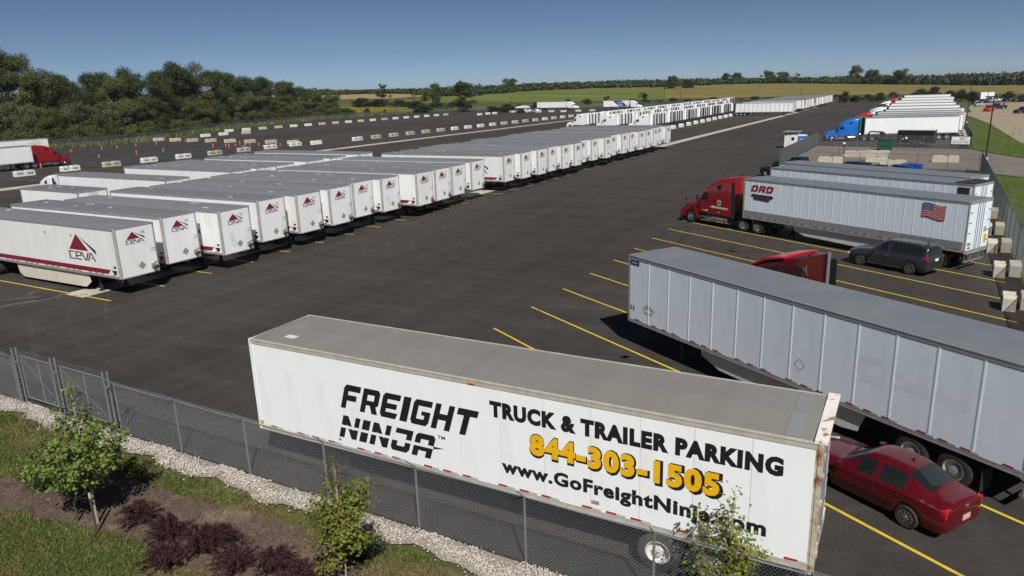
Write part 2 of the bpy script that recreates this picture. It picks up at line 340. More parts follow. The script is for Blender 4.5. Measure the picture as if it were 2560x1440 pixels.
def asphalt_mat():
    m = bpy.data.materials.new('dark_asphalt'); m.use_nodes = True; n = m.node_tree; P = n.nodes['Principled BSDF']; L = n.links.new
    P.inputs['Roughness'].default_value = .82; P.inputs['Specular IOR Level'].default_value = .3
    g = n.nodes.new('ShaderNodeNewGeometry').outputs['Position']
    def noise(sc, st=(1, 1, 1), rot=0, det=6, rg=.6):
        mp = n.nodes.new('ShaderNodeMapping'); L(g, mp.inputs[0]); mp.inputs['Scale'].default_value = st; mp.inputs['Rotation'].default_value = (0, 0, rot)
        t = n.nodes.new('ShaderNodeTexNoise'); t.inputs['Scale'].default_value = sc; t.inputs['Detail'].default_value = det; t.inputs['Roughness'].default_value = rg; L(mp.outputs[0], t.inputs['Vector']); return t.outputs[0]
    def mrange(s, a, b, c, d):
        q = n.nodes.new('ShaderNodeMapRange'); L(s, q.inputs[0]); q.inputs[1].default_value = a; q.inputs[2].default_value = b; q.inputs[3].default_value = c; q.inputs[4].default_value = d; return q.outputs[0]
    def mul(a, b):
        q = n.nodes.new('ShaderNodeMath'); q.operation = 'MULTIPLY'; L(a, q.inputs[0]); L(b, q.inputs[1]); return q.outputs[0]
    big = mrange(noise(.045, (1, .6, 1)), .3, .7, .84, 1.18)
    drive = mrange(noise(.22, (2.6, .12, 1), R(4), 7, .7), .3, .7, .80, 1.22)     # wheel wear along the aisle
    arcs = mrange(noise(.30, (.16, 1.5, 1), R(-24), 6, .7), .35, .65, .86, 1.15)
    fine = mrange(noise(14, det=4), .3, .7, .78, 1.22)
    mid = mrange(noise(1.1, det=6), .3, .7, .90, 1.10)
    f = mul(mul(mul(big, drive), mul(fine, mid)), arcs)
    # long faint turning scuffs: rings about three turning points
    for cx, cy, s in ((-24, 50, 1.1), (-34, 88, .6)):
        mp = n.nodes.new('ShaderNodeMapping'); L(g, mp.inputs[0]); mp.inputs['Location'].default_value = (-cx, -cy, 0)
        w = n.nodes.new('ShaderNodeTexWave'); w.wave_type = 'RINGS'; w.rings_direction = 'Z'; w.inputs['Scale'].default_value = s * .16; w.inputs['Distortion'].default_value = 3.5; w.inputs['Detail'].default_value = 3; w.inputs['Detail Scale'].default_value = .35
        L(mp.outputs[0], w.inputs['Vector']); thin = mrange(w.outputs['Fac'], .90, 1, 0, 1)
        mask = mrange(noise(.09, (1, 1, 1), cx), .48, .66, 0, .30)
        q = n.nodes.new('ShaderNodeMath'); q.operation = 'MULTIPLY_ADD'; L(thin, q.inputs[0]); L(mask, q.inputs[1]); q.inputs[2].default_value = 1.0
        f = mul(f, q.outputs[0])
    f = mul(f, mrange(noise(.75, det=3), .62, .72, 1, .80)); f = mul(f, mrange(noise(.5, (3.5, .10, 1), R(2), 5, .6), .58, .70, 1, 1.16)); f = mul(f, mrange(noise(.5, (.10, 3.0, 1), R(-30), 5, .6), .60, .72, 1, .84))
    mx = n.nodes.new('ShaderNodeMix'); mx.data_type = 'RGBA'; mx.blend_type = 'MULTIPLY'; mx.inputs[0].default_value = 1; mx.inputs[6].default_value = (.0425, .0365, .0315, 1); L(f, mx.inputs[7])
    pale = mrange(noise(.06, (1, .5, 1), 1.3), .56, .74, 0, .45)
    m2 = n.nodes.new('ShaderNodeMix'); m2.data_type = 'RGBA'; L(pale, m2.inputs[0]); L(mx.outputs[2], m2.inputs[6]); m2.inputs[7].default_value = (.058, .051, .044, 1)
    L(m2.outputs[2], P.inputs['Base Color'])
    bn = n.nodes.new('ShaderNodeBump'); bn.inputs['Strength'].default_value = .35; bn.inputs['Distance'].default_value = .02; L(noise(35, det=3), bn.inputs['Height']); L(bn.outputs[0], P.inputs['Normal'])
    return m
M['asphalt'] = asphalt_mat()

# ================================================================== THE SETTING
def sheet(name, poly, z, m, parent=None, label=None, kind='structure'):
    b = MB(); b.add([(x, y, z) for x, y in poly], [tuple(range(len(poly)))])
    o = b.build(name, m, parent)
    # face up
    if o.data.polygons[0].normal.z < 0: o.data.flip_normals()
    if not parent: tag(o, label, kind=kind)
    return o
def make_ground():
    rs = [0, 8, 20, 60, 150, 300, 400, 425] + [425 + i * 12 for i in range(1, 22)] + [760, 900, 1200, 2000, 4000, 9000]
    na = 240; V = [(0, 0, -.06)]; F = []
    for r in rs[1:]:
        for k in range(na):
            a = 2 * math.pi * k / na; x, y = r * math.cos(a), r * math.sin(a)
            V.append((x, y, hill(x, y) - .06 - (0 if r < 900 else (r - 900) * .006)))
    for k in range(na): F.append((0, 1 + k, 1 + (k + 1) % na))
    b = MB(); b.v = V; b.f = F; b.m = [0] * len(F)
    for i in range(len(rs) - 2):
        for k in range(na):
            p, q = 1 + i * na + k, 1 + i * na + (k + 1) % na
            b.f.append((p, p + na, q + na, q)); b.m.append(0)
    return tag(b.build('ground', G_['ground'], smooth=60), 'green meadow ground around the truck yard and out to the horizon', kind='structure')
ground = make_ground()
LOTPOLY = [(-230, 13.35), (5.1, 13.35), (5.1, 400), (-25, 402), (-100, 384), (-150, 366), (-200, 360), (-238, 352), (-246, 318), (-245, 250), (-233, 203), (-212, 165),
           (-196, 146), (-190, 131), (-192, 118), (-195, 104), (-215, 60)]
asphalt = sheet('asphalt_yard', LOTPOLY, 0, M['asphalt'], label='wide dark asphalt truck yard')
sheet('asphalt_lane', [UP(*p) for p in ((150, 404), (230, 388), (300, 374), (420, 362.5), (540, 358.5), (700, 362), (850, 372), (700, 373), (560, 387), (400, 405), (300, 413), (190, 412))], .004, M['darkpave'], label='darker strip of fresh asphalt crossing the left of the yard')
sheet('concrete_strip', [(-44.9, 23.6), (-42.95, 23.6), (-42.6, 150), (-41.6, 250), (-41.6, 330), (-43.4, 330), (-43.4, 250), (-44.6, 150)], .004, M['strip'], label='pale concrete landing strip under the long trailer row')
sheet('concrete_strip', [(-112.2, 40), (-108.9, 40), (-107.6, 250), (-109.4, 250)], .004, M['strip'], label='pale concrete strip across the empty middle of the yard')
b = MB()   # pale damp stain by the first trailer
for k in range(3): pass
tan = sheet('gate_court', [(-17.6, 104.2), (5.1, 103.0), (5.1, 132.6), (-17.2, 136.6)], .004, M['oldpave'], label='worn tan pavement inside the fenced gate court')
sheet('entry_road', [(5.1, 132.2), (8.2, 124.6), (13, 115.5), (34, 92), (90, 62), (90, 30), (30, 78), (9.5, 97.2), (6.0, 100.6), (5.1, 103)], .004, M['oldpave'], label='worn tan entry road leaving the gate on the right')
sheet('gravel_lot', [(8.4, 238), (11.0, 200), (12.6, 146), (15.5, 127), (24, 111), (44, 94), (130, 60), (160, 300), (90, 400), (30, 347), (13, 342), (9.4, 300), (9.3, 262), (5.6, 258), (5.6, 241)], .006, M['gravel'], label='tan gravel car park beyond the fence on the right')
sheet('grass_verge', [(5.6, 133.4), (8.4, 125.4), (13.2, 116.4), (16, 118), (12.7, 144), (11.1, 199), (8.5, 237), (5.6, 240)], .003, G_['verge'], label='mown green verge between the fence and the gravel lot')
sheet('grass_verge', [(5.6, 10), (5.6, 100.2), (9.3, 96.8), (30, 77), (90, 29), (90, 10)], .003, G_['verge'], label='mown green verge below the entry road on the right')
sheet('lawn', [(-70, -6), (5.9, -6), (5.9, 12.4), (-70, 12.4)], 0, G_['lawn'], label='patchy lawn in front of the chain-link fence')
rocks_y = (12.15, 13.42)
sheet('rock_strip', [(-60, 12.3)] + [(x * .5, 12.60 + .14 * math.sin(x * .85) + .1 * math.sin(x * 2.05)) for x in range(-70, 12)] + [(5.6, 13.36), (-60, 13.36)], .012, M['rockbed'], label='strip of broken white limestone along the fence foot')
MULCH = [UP(*p) for p in ((-250, 1215), (60, 1192), (190, 1165), (330, 1195), (470, 1245), (600, 1275), (720, 1310), (850, 1365), (930, 1470), (640, 1490), (420, 1400), (330, 1345), (170, 1310), (-40, 1262), (-250, 1280))]
sheet('mulch_bed', MULCH, .010, M['mulch'], label='brown bark mulch bed around the young tree')
sheet('mulch_bed', [UP(*p) for p in ((900, 1440), (1100, 1445), (1400, 1470), (1900, 1440), (2000, 1490), (1500, 1560), (900, 1540))], .010, M['mulch'], label='brown bark mulch bed at the bottom edge')
def patch(name, cols, m, label, rows=10, dz=.15):
    b = MB(); n = len(cols)
    xs = np.linspace(cols[0][0], cols[-1][0], 24)
    P = [c[0] for c in cols]; B = [c[1] for c in cols]; T = [c[2] for c in cols]
    for x in xs:
        y0, y1 = float(np.interp(x, P, B)), float(np.interp(x, P, T))
        for j in range(rows):
            q = GH(x, y0 + (y1 - y0) * j / (rows - 1), 668); b.v.append((q[0], q[1], hill(q[0], q[1]) + dz))
    for i in range(len(xs) - 1):
        for j in range(rows - 1): b.f.append((i * rows + j, (i + 1) * rows + j, (i + 1) * rows + j + 1, i * rows + j + 1)); b.m.append(0)
    o = b.build(name, m, smooth=60); tag(o, label, kind='structure'); return o
patch('hay_field', [(1010, 258, 251), (1120, 258, 240), (1300, 258, 228), (1500, 254, 217), (1660, 250, 216)], G_['hay'], 'striped green hay field on the slope behind the yard')
patch('dry_field', [(1662, 249, 216), (1780, 247, 211), (1950, 243, 209), (2150, 239, 209), (2350, 236, 211), (2640, 236, 213)], G_['dry'], 'yellow-green pasture on the far right slope')
patch('wheat_field', [(740, 250, 237), (860, 250, 234), (1000, 246, 233), (1110, 238, 231)], G_['wheat'], 'tan ripe wheat field on the left horizon')
patch('goldenrod_field', [(850, 283, 268), (950, 281, 266), (1130, 277, 266)], G_['gold'], 'yellow goldenrod strip beyond the far fence', dz=.1)

# painted stall lines: children of the yard
def pline(x0, y0, x1, y1, w, m, z=.008):
    d = math.hypot(x1 - x0, y1 - y0); nx, ny = -(y1 - y0) / d * w / 2, (x1 - x0) / d * w / 2
    b = MB(); b.add([(x0 - nx, y0 - ny, z), (x1 - nx, y1 - ny, z), (x1 + nx, y1 + ny, z), (x0 + nx, y0 + ny, z)], [(0, 1, 2, 3)])
    return b.build('parking_line', m, asphalt)
for k in range(0, 18):
    y = 28.67 + 3.88 * k; pline(-17.58, y, 4.3, y - (4.3 + 17.58) * math.tan(R(30.1)), .11, M['yellow'])
for k in range(32): pline(-40.6, 23.86 + 3.497 * k, -78.5, 23.86 + 3.497 * k, .11, M['yellow'])
for k in range(52): pline(-42.5, 137 + 3.6 * k, -57.0, 137 + 3.6 * k, .10, M['yellow_old'])
for k in range(30):
    y = 60.9 + 3.714 * k
    pline(-113.5, y, -126.0, y, .10, M['yellow_old']); pline(-129.5, y, -141.0 if k > 3 else -132, y, .10, M['yellow_old'])
for k in range(28): pline(-140.5, 66 + 3.714 * k, -152.5, 66 + 3.714 * k, .10, M['yellow_old']) if k > 2 else None
for k in range(36):
    pline(-104, 128 + 3.714 * k, -121.0, 128 + 3.714 * k, .10, M['yellow_old'])
    pline(-176 + (k > 28) * 20, 152 + 3.714 * k, -189.0, 152 + 3.714 * k, .10, M['yellow_old'])
# scuffs and skid marks
def scuff(pts, w, m='tyremark', z=.006, name='tyre_mark'):
    b = MB(); P = [UP(*p) for p in pts]; L = []
    for i, p in enumerate(P):
        a, c = P[max(0, i - 1)], P[min(len(P) - 1, i + 1)]; d = math.hypot(c[0] - a[0], c[1] - a[1]) or 1
        nx, ny = -(c[1] - a[1]) / d * w / 2, (c[0] - a[0]) / d * w / 2
        L += [(p[0] - nx, p[1] - ny, z), (p[0] + nx, p[1] + ny, z)]
    b.v = L; b.f = [(2 * i, 2 * i + 2, 2 * i + 3, 2 * i + 1) for i in range(len(P) - 1)]; b.m = [0] * len(b.f)
    o = b.build(name, M[m], asphalt)
    if o.data.polygons[0].normal.z < 0: o.data.flip_normals()
    return o
scuff([(1690, 612), (1704, 600), (1716, 588), (1724, 580), (1722, 575), (1712, 574)], .38)
scuff([(1657, 590), (1664, 582), (1676, 574), (1690, 568)], .22)
for dx in (0, 9, 18): scuff([(1812 + dx, 624 + dx * .2), (1835 + dx, 630 + dx * .2)], .16)
scuff([(1545, 890), (1560, 892), (1585, 898)], .3); scuff([(1552, 896), (1575, 889)], .25)
scuff([(1655, 503), (1668, 503), (1680, 503)], .9)
for q in ((1010, 700), (1060, 712), (690, 690), (705, 705), (735, 692)): scuff([q, (q[0] + 18, q[1] + 1)], .25)
for pts, w, m in (([(0, 768), (40, 760), (90, 752), (150, 738)], .55, 'stain'), ([(90, 750), (140, 738), (175, 733)], .3, 'stain'), ([(0, 752), (60, 745), (100, 742)], .25, 'stain'), ([(140, 745), (220, 735)], .12, 'stain'), ([(70, 738), (85, 728), (96, 726)], .25, 'stain')):
    scuff(pts, w, m, .005, 'dried_puddle_stain')
rng = random.Random(5)
for k in range(34):
    x, y = rng.gauss(230, 95), 0; y = 770 + (x - 230) * -.02 + rng.gauss(0, 9); scuff([(x, y), (x + rng.uniform(4, 16), y + rng.uniform(-1.5, .5))], rng.uniform(.04, .12), 'tyremark', .006, 'pavement_crack')

# ================================================================== PLANTS
def quads(c, nrm, size, asp, rs):
    "leaf quads at centres c with normals nrm"
    n = len(c); a = rs.normal(size=(n, 3)); t = np.cross(nrm, a); t /= np.linalg.norm(t, axis=1)[:, None] + 1e-9
    w = np.cross(nrm, t); w /= np.linalg.norm(w, axis=1)[:, None] + 1e-9
    s = size[:, None] * .5; t = t * s * asp; w = w * s
    V = np.stack([c - t * 1.0, c - w * .9 + t * .15, c + t * 1.0, c + w * .9 + t * .15], 1).reshape(-1, 3)
    return V, np.arange(4 * n).reshape(n, 4)
def lobed(lobes, n, lo, hi, seed, droop=.25):
    rs = np.random.RandomState(seed); L = np.array(lobes); wts = L[:, 3] ** 2; wts /= wts.sum()
    idx = rs.choice(len(L), n, p=wts); d = rs.normal(size=(n, 3)); d /= np.linalg.norm(d, axis=1)[:, None]
    rad = L[idx, 3] * (1 - .55 * rs.rand(n) ** 1.6) * (1 + .18 * rs.normal(size=n))
    c = L[idx, :3] + d * rad[:, None] * np.array([1, 1, .85])
    nr = d * .8 + rs.normal(size=(n, 3)) * .55 + np.array([0, 0, droop]); nr /= np.linalg.norm(nr, axis=1)[:, None]
    return quads(c, nr, rs.uniform(lo, hi, n), 1.5, rs)
def tree_proto(kind, seed):
    "normalised tree: height 1, made of a crown mesh and a trunk-and-limbs mesh"
    r = random.Random(seed); lobes = []
    if kind == 'tall':
        for k in range(40):
            z = r.uniform(.06, .92); rm = .25 * math.sqrt(max(.05, 1 - ((z - .45) / .56) ** 2)); a = r.uniform(0, 6.28); q = rm * r.uniform(.15, 1)
            lobes.append((q * math.cos(a), q * math.sin(a), z, r.uniform(.06, .125)))
        n, lo, hi = 26000, .008, .017
    elif kind == 'round':
        for k in range(30):
            z = r.uniform(.10, .86); rm = .38 * math.sqrt(max(.05, 1 - ((z - .46) / .52) ** 2)); a = r.uniform(0, 6.28); q = rm * r.uniform(.3, 1)
            lobes.append((q * math.cos(a), q * math.sin(a), z, r.uniform(.09, .16)))
        n, lo, hi = 18000, .011, .022
    elif kind == 'open':
        for k in range(15):
            z = r.uniform(.3, .92); rm = .28 * math.sqrt(max(.05, 1 - ((z - .58) / .45) ** 2)); a = r.uniform(0, 6.28); q = rm * r.uniform(.4, 1)
            lobes.append((q * math.cos(a), q * math.sin(a), z, r.uniform(.05, .09)))
        n, lo, hi = 2600, .014, .032
    elif kind == 'spire':
        for k in range(22):
            z = r.uniform(.06, .92); rm = .20 * (1 - abs(z - .45) * 1.2); a = r.uniform(0, 6.28); q = max(.02, rm) * r.uniform(.1, 1)
            lobes.append((q * math.cos(a), q * math.sin(a), z, r.uniform(.07, .11)))
        n, lo, hi = 6000, .014, .028
    else:   # bush
        for k in range(14):
            a = r.uniform(0, 6.28); q = r.uniform(0, .42); z = r.uniform(.2, .75) * (1 - q * .7)
            lobes.append((q * math.cos(a), q * math.sin(a), z, r.uniform(.16, .26)))
        n, lo, hi = 5500, .022, .05
    V, F = lobed(lobes, n, lo, hi, seed); V[:, 2] = np.clip(V[:, 2], .01, None); b = MB()
    if kind != 'bush':
        b.tube((0, 0, -.01), (.01, 0, .3), .022, 8, .016, cap=False); b.tube((.01, 0, .3), (0, .01, .85), .016, 7, .004, cap=False)
        for x, y, z, q in lobes[:10]:
            z0 = max(.12, z - .22); b.tube((0, 0, z0), (x, y, z), .008, 5, .002, cap=False)
    else:
        for x, y, z, q in lobes[:7]: b.tube((0, 0, -.02), (x, y, z), .02, 5, .006, cap=False)
    return V, F, b
PROTO = {}
def tree(name, label, loc, h, w, kind='tall', seed=1, leaf='dark', rz=0., group=None, cat='tree'):
    key = (kind, seed, leaf)
    if key not in PROTO:
        V, F, b = tree_proto(kind, seed * 17 + len(kind)); PROTO[key] = (raw_mesh('crown', V, F, LEAF[leaf]), b.mesh('trunk', M['bark'], 60))
    base = {'tall': .66, 'round': .9, 'open': .66, 'spire': .52, 'bush': 1.2}[kind]
    root = empty(name, loc, rz, label, cat, group); root.scale = (w / base, w / base, h)
    link('crown', PROTO[key][0], root); link('trunk' if kind != 'bush' else 'stems', PROTO[key][1], root); return root
def px_tree(name, label, px, pyb, pyt, wpx, kind, seed, leaf, group, cat='tree', far=660, rz=None):
    x, y, z = GH(px, pyb, far); d = np.array([x, y, z - CAMH]) @ FWD
    h = (pyb - pyt) * d / FPX; w = wpx * d / FPX
    return tree(name, label, (x, y, z - .05), h, w, kind, seed, leaf, px * .37 if rz is None else rz, group, cat)
wood = [(-60, 352, 150, 170, 'tall', 1, 'dark'), (30, 350, 128, 150, 'tall', 2, 'dark'), (105, 350, 146, 130, 'tall', 3, 'olive'), (150, 346, 178, 110, 'round', 1, 'dark'), (-10, 362, 215, 130, 'round', 2, 'silver'),
        (70, 362, 248, 110, 'round', 3, 'silver'), (205, 344, 200, 120, 'round', 2, 'dark'), (262, 338, 183, 110, 'tall', 4, 'dark'), (300, 338, 186, 90, 'round', 1, 'mid'), (140, 358, 262, 100, 'round', 2, 'olive'),
        (210, 352, 248, 120, 'round', 3, 'silver'), (285, 346, 246, 120, 'round', 2, 'silver'), (352, 334, 174, 110, 'tall', 5, 'dark'), (398, 333, 178, 100, 'tall', 1, 'dark'), (350, 340, 236, 110, 'round', 3, 'olive'),
        (452, 326, 158, 120, 'tall', 2, 'dark'), (500, 322, 164, 110, 'tall', 3, 'olive'), (545, 316, 178, 100, 'tall', 4, 'dark'), (430, 330, 240, 100, 'round', 1, 'dark'), (500, 326, 246, 100, 'round', 2, 'olive'),
        (592, 308, 186, 100, 'tall', 5, 'mid'), (625, 306, 184, 90, 'tall', 1, 'dark'), (668, 298, 194, 90, 'tall', 2, 'dark'), (570, 314, 240, 90, 'round', 3, 'silver'), (640, 308, 234, 90, 'round', 1, 'silver'),
        (706, 292, 200, 80, 'round', 2, 'mid'), (700, 300, 246, 80, 'round', 3, 'olive'), (748, 286, 214, 76, 'round', 1, 'dark'), (790, 284, 226, 70, 'round', 2, 'mid'), (830, 286, 230, 66, 'round', 3, 'silver'), (760, 292, 252, 70, 'round', 1, 'olive'), (185, 338, 192, 110, 'tall', 5, 'mid'), (235, 336, 196, 110, 'tall', 3, 'dark'), (328, 332, 188, 110, 'tall', 2, 'mid'), (425, 326, 180, 110, 'tall', 4, 'mid'), (478, 322, 176, 100, 'tall', 1, 'olive'), (572, 310, 190, 100, 'tall', 3, 'dark'), (648, 302, 196, 90, 'tall', 5, 'dark'), (720, 292, 206, 80, 'tall', 4, 'mid')]
LN = {'dark': 'dark green', 'olive': 'olive green', 'silver': 'silvery green', 'mid': 'leafy green', 'hedge': 'blackish green'}
for side, ks in (('tall', [t for t in wood if t[4] == 'tall']), ('round', [t for t in wood if t[4] == 'round'])):
    for i, t in enumerate(sorted(ks)):
        px_tree('broadleaf_tree', '%s %s tree of the left wood, %s %s-crowned one from the left' % (LN[t[6]], 'high' if side == 'tall' else 'lower', o_(i), 'tall' if side == 'tall' else 'round'),
                *t, 'trees of the wood left of the yard')
under = [(-20, 366, 320), (40, 364, 318), (95, 362, 312), (150, 361, 316), (190, 358, 300), (240, 354, 306), (285, 350, 300), (330, 346, 304), (370, 343, 296), (410, 340, 304), (445, 335, 290), (480, 330, 298), (520, 324, 284), (560, 317, 280), (600, 310, 276), (640, 305, 268), (680, 300, 272), (720, 296, 262), (760, 293, 266), (800, 291, 258), (840, 290, 262), (865, 290, 268)]
for i, (px, a, t) in enumerate(under): px_tree('understory_shrub', 'tangled shrub at the foot of the left wood, %s from the left' % o_(i), px, a, t, 84 - px * .03, 'bush', 1 + i % 3, ('dark', 'olive', 'mid')[i % 3], 'shrubs at the foot of the wood', 'shrub')
# single trees and shrubs between the yard and the far wood
singles = [(962, 262, 207, 44, 'open', 1, 'olive', 'thin-crowned tree standing against the wheat field', 'tree'), (1160, 280, 205, 74, 'spire', 1, 'mid', 'tall bushy green tree behind the middle of the far fence', 'tree'),
 (1090, 262, 206, 34, 'round', 1, 'dark', 'dark round tree left of the hay field, standing clear of the others', 'tree'), (1036, 252, 220, 24, 'open', 2, 'olive', 'small pale tree at the end of the wheat field', 'tree'),
 (1062, 254, 224, 30, 'round', 2, 'olive', 'low olive tree between wheat and hay field', 'tree'), (1150, 240, 199, 30, 'round', 3, 'dark', 'dark treetop rising behind the bushy fence tree', 'tree'),
 (1278, 226, 194, 44, 'round', 2, 'mid', 'broad tree rising from the far wood above the white semi', 'tree'), (1680, 222, 188, 36, 'round', 1, 'dark', 'round tree on the crest left of the pasture', 'tree'),
 (1718, 221, 196, 40, 'round', 3, 'dark', 'wide dark tree on the crest beside the round one', 'tree'), (1815, 210, 181, 30, 'round', 2, 'dark', 'dark tree on the pasture edge, left of a pair', 'tree'), (1842, 210, 180, 32, 'round', 1, 'olive', 'olive tree on the pasture edge, right of a pair', 'tree'),
 (1920, 209, 174, 44, 'round', 3, 'mid', 'big spreading tree above the pasture middle', 'tree'), (1955, 209, 178, 40, 'round', 1, 'mid', 'rounded tree right of the big spreading one on the pasture edge', 'tree'), (1988, 208, 181, 26, 'open', 3, 'dark', 'sparse little tree on the pasture edge', 'tree'),
 (2137, 210, 160, 40, 'round', 2, 'mid', 'tallest tree of the right horizon', 'tree'), (2180, 210, 171, 44, 'round', 1, 'mid', 'broad tree just right of the tallest horizon tree', 'tree'), (2250, 210, 168, 56, 'round', 3, 'mid', 'wide double-topped tree in the right horizon wood', 'tree'),
 (1518, 258, 240, 30, 'open', 2, 'hedge', 'scraggly tree behind the white semi', 'tree'), (1605, 252, 230, 20, 'open', 1, 'olive', 'thin scrub tree left of the far utility pole', 'tree'), (1612, 254, 232, 24, 'spire', 2, 'hedge', 'narrow dark scrub tree in the far hedge', 'tree')]
for px, a, t, w, k, s, lf, lb, ct in singles: px_tree('field_tree', lb, px, a, t, w, k, s, lf, None, ct)
bushes = [(918, 287, 266, 24), (962, 284, 271, 16), (872, 288, 270, 26), (1060, 282, 262, 60), (1420, 264, 246, 30), (1467, 262, 244, 38), (1236, 280, 262, 60), (1268, 280, 256, 60), (1295, 280, 262, 40), (1340, 276, 252, 30), (1300, 276, 256, 24)]
for i, (px, a, t, w) in enumerate(sorted(bushes)):
    px_tree('bush', 'dark rounded bush outside the far fence, %s from the left' % o_(i), px, a, t, w, 'bush', 1 + i % 3, 'hedge', 'bushes along the far fence', 'bush')
hedge = [(905, 262, 243, 60), (950, 262, 243, 60), (1000, 261, 247, 60), (1040, 266, 251, 60), (1090, 267, 252, 60), (1130, 268, 252, 50)]
for i, (px, a, t, w) in enumerate(hedge): px_tree('hedge_bush', 'dark hedge clump in front of the wheat field, %s from the left' % o_(i), px, a + 6, t, w * 1.15, 'bush', 1 + i % 3, 'hedge', 'hedge clumps behind the goldenrod', 'bush')
far_h = [(1580 + 34 * k, 262 - k * .9, 246 - k * .7 + (k % 3) * 2, 50) for k in range(16)]
for i, (px, a, t, w) in enumerate(far_h): px_tree('hedge_bush', 'low scrub clump behind the rows of white tractors, %s from the left' % o_(i), px, a, t, w, 'bush', 1 + i % 3, 'hedge', 'scrub clumps along the rear fence', 'bush')
right_h = [(2112, 256, 226, 34), (2138, 255, 234, 40), (2170, 253, 232, 40), (2200, 252, 230, 40), (2232, 248, 226, 40), (2300, 246, 218, 60), (2335, 246, 214, 50), (2375, 252, 220, 50), (2400, 254, 218, 50), (2430, 254, 226, 50), (2475, 252, 232, 40), (2520, 250, 224, 40), (2555, 254, 236, 50)]
for i, (px, a, t, w) in enumerate(right_h): px_tree('hedge_bush', 'dark scrub clump behind the right row of semis, %s from the left' % o_(i), px, a, t, w, 'bush', 1 + i % 3, 'hedge', 'scrub clumps on the right', 'bush')
# the wood on the horizon: one mass nobody could count
def far_wood():
    rs = np.random.RandomState(9); cs = []; nr = []; sz = []
    top_x = [700, 860, 1000, 1060, 1120, 1200, 1330, 1450, 1560, 1640, 1760, 1880, 2000, 2100, 2200, 2350, 2450, 2640]
    top_y = [216, 220, 226, 222, 212, 209, 207, 206, 205, 211, 214, 200, 188, 187, 184, 182, 178, 172]
    for k in range(720):
        px = 690 + (2650 - 690) * (k + rs.rand()) / 720
        yb = np.interp(px, [690, 1000, 1050, 1130, 1200, 1300, 1400, 1500, 1640, 1760, 1900, 2300, 2640], [236, 235, 240, 243, 240, 230, 226, 221, 219, 214, 209, 211, 213])
        if k % 2: yb -= rs.rand() * 12
        p = np.array(GH(px, yb, 662)[:2]) * (1 + .03 * rs.rand()); z0 = hill(*p)
        ty = np.interp(px, top_x, top_y) + rs.normal() * 2.0
        hor = 214.7 + (1280 - px) * math.tan(-ROLL)
        dd = np.array([p[0], p[1], -CAMH + 8]) @ FWD; ty += rs.rand() * 6 if k % 2 == 0 else 0
        ztop = CAMH + (hor - ty) / FPX * dd; ztop = max(ztop, z0 + 3.5)
        m = int(46 + 10 * (ztop - z0)); wd = rs.uniform(3, 6)
        u = rs.normal(size=(m, 3)); u /= np.linalg.norm(u, axis=1)[:, None]; q = (1 - .5 * rs.rand(m) ** 1.5)[:, None]
        c = np.array([p[0], p[1], (z0 + ztop) / 2]) + u * q * np.array([wd, wd, (ztop - z0) / 2 + .4]); cs.append(c)
        nn = u + rs.normal(size=(m, 3)) * .5 + np.array([0, 0, .3]); nr.append(nn / np.linalg.norm(nn, axis=1)[:, None]); sz.append(rs.uniform(.8, 1.9, m))
    V, F = quads(np.vstack(cs), np.vstack(nr), np.concatenate(sz), 1.3, rs)
    return tag(link('far_wood', raw_mesh('far_wood', V, F, LEAF['far'])), 'dark wood along the whole horizon behind the fields', 'wood', kind='stuff')
far_wood()
# rough weeds under the left fence and along the rear fence
def weeds(name, label, pts, wd, n, h, m, seed):
    rs = np.random.RandomState(seed); P = np.array(pts); seg = np.linalg.norm(np.diff(P, axis=0), axis=1); cum = np.concatenate([[0], np.cumsum(seg)]); t = rs.rand(n) * cum[-1]
    i = np.clip(np.searchsorted(cum, t) - 1, 0, len(seg) - 1); f = (t - cum[i]) / seg[i]; d = (P[i + 1] - P[i]) / seg[i][:, None]
    c = P[i] + d * (t - cum[i])[:, None] + np.stack([-d[:, 1], d[:, 0]], 1) * (rs.rand(n) * wd)[:, None]
    hh = h * rs.uniform(.3, 1.2, n); z = np.array([hill(*q) for q in c]); a = rs.rand(n) * 6.28; w = hh * .22
    dx, dy = np.cos(a) * w, np.sin(a) * w; lx, ly = rs.normal(size=n) * hh * .3, rs.normal(size=n) * hh * .3
    V = np.stack([np.stack([c[:, 0] - dx, c[:, 1] - dy, z], 1), np.stack([c[:, 0] + dx, c[:, 1] + dy, z], 1), np.stack([c[:, 0] + lx, c[:, 1] + ly, z + hh], 1)], 1).reshape(-1, 3)
    return tag(link(name, raw_mesh(name, V, np.arange(3 * n).reshape(n, 3), m)), label, 'weeds', kind='stuff')
LEFTF = [(-214, 56), (-197, 98), (-192.5, 117), (-192, 131), (-199, 143), (-214, 162), (-236, 200), (-248, 248), (-250, 318), (-243, 356)]
weeds('weed_fringe', 'tall pale weeds between the left fence and the wood', [(x + 1.5, y) for x, y in LEFTF], 8, 16000, 1.1, LEAF['weeds'], 3)
weeds('weed_fringe', 'weeds growing along the rear fence', [(-243, 357), (-200, 363), (-150, 369), (-100, 386), (-25, 404), (6, 402)], 10, 9000, 1.0, LEAF['weeds'], 4)

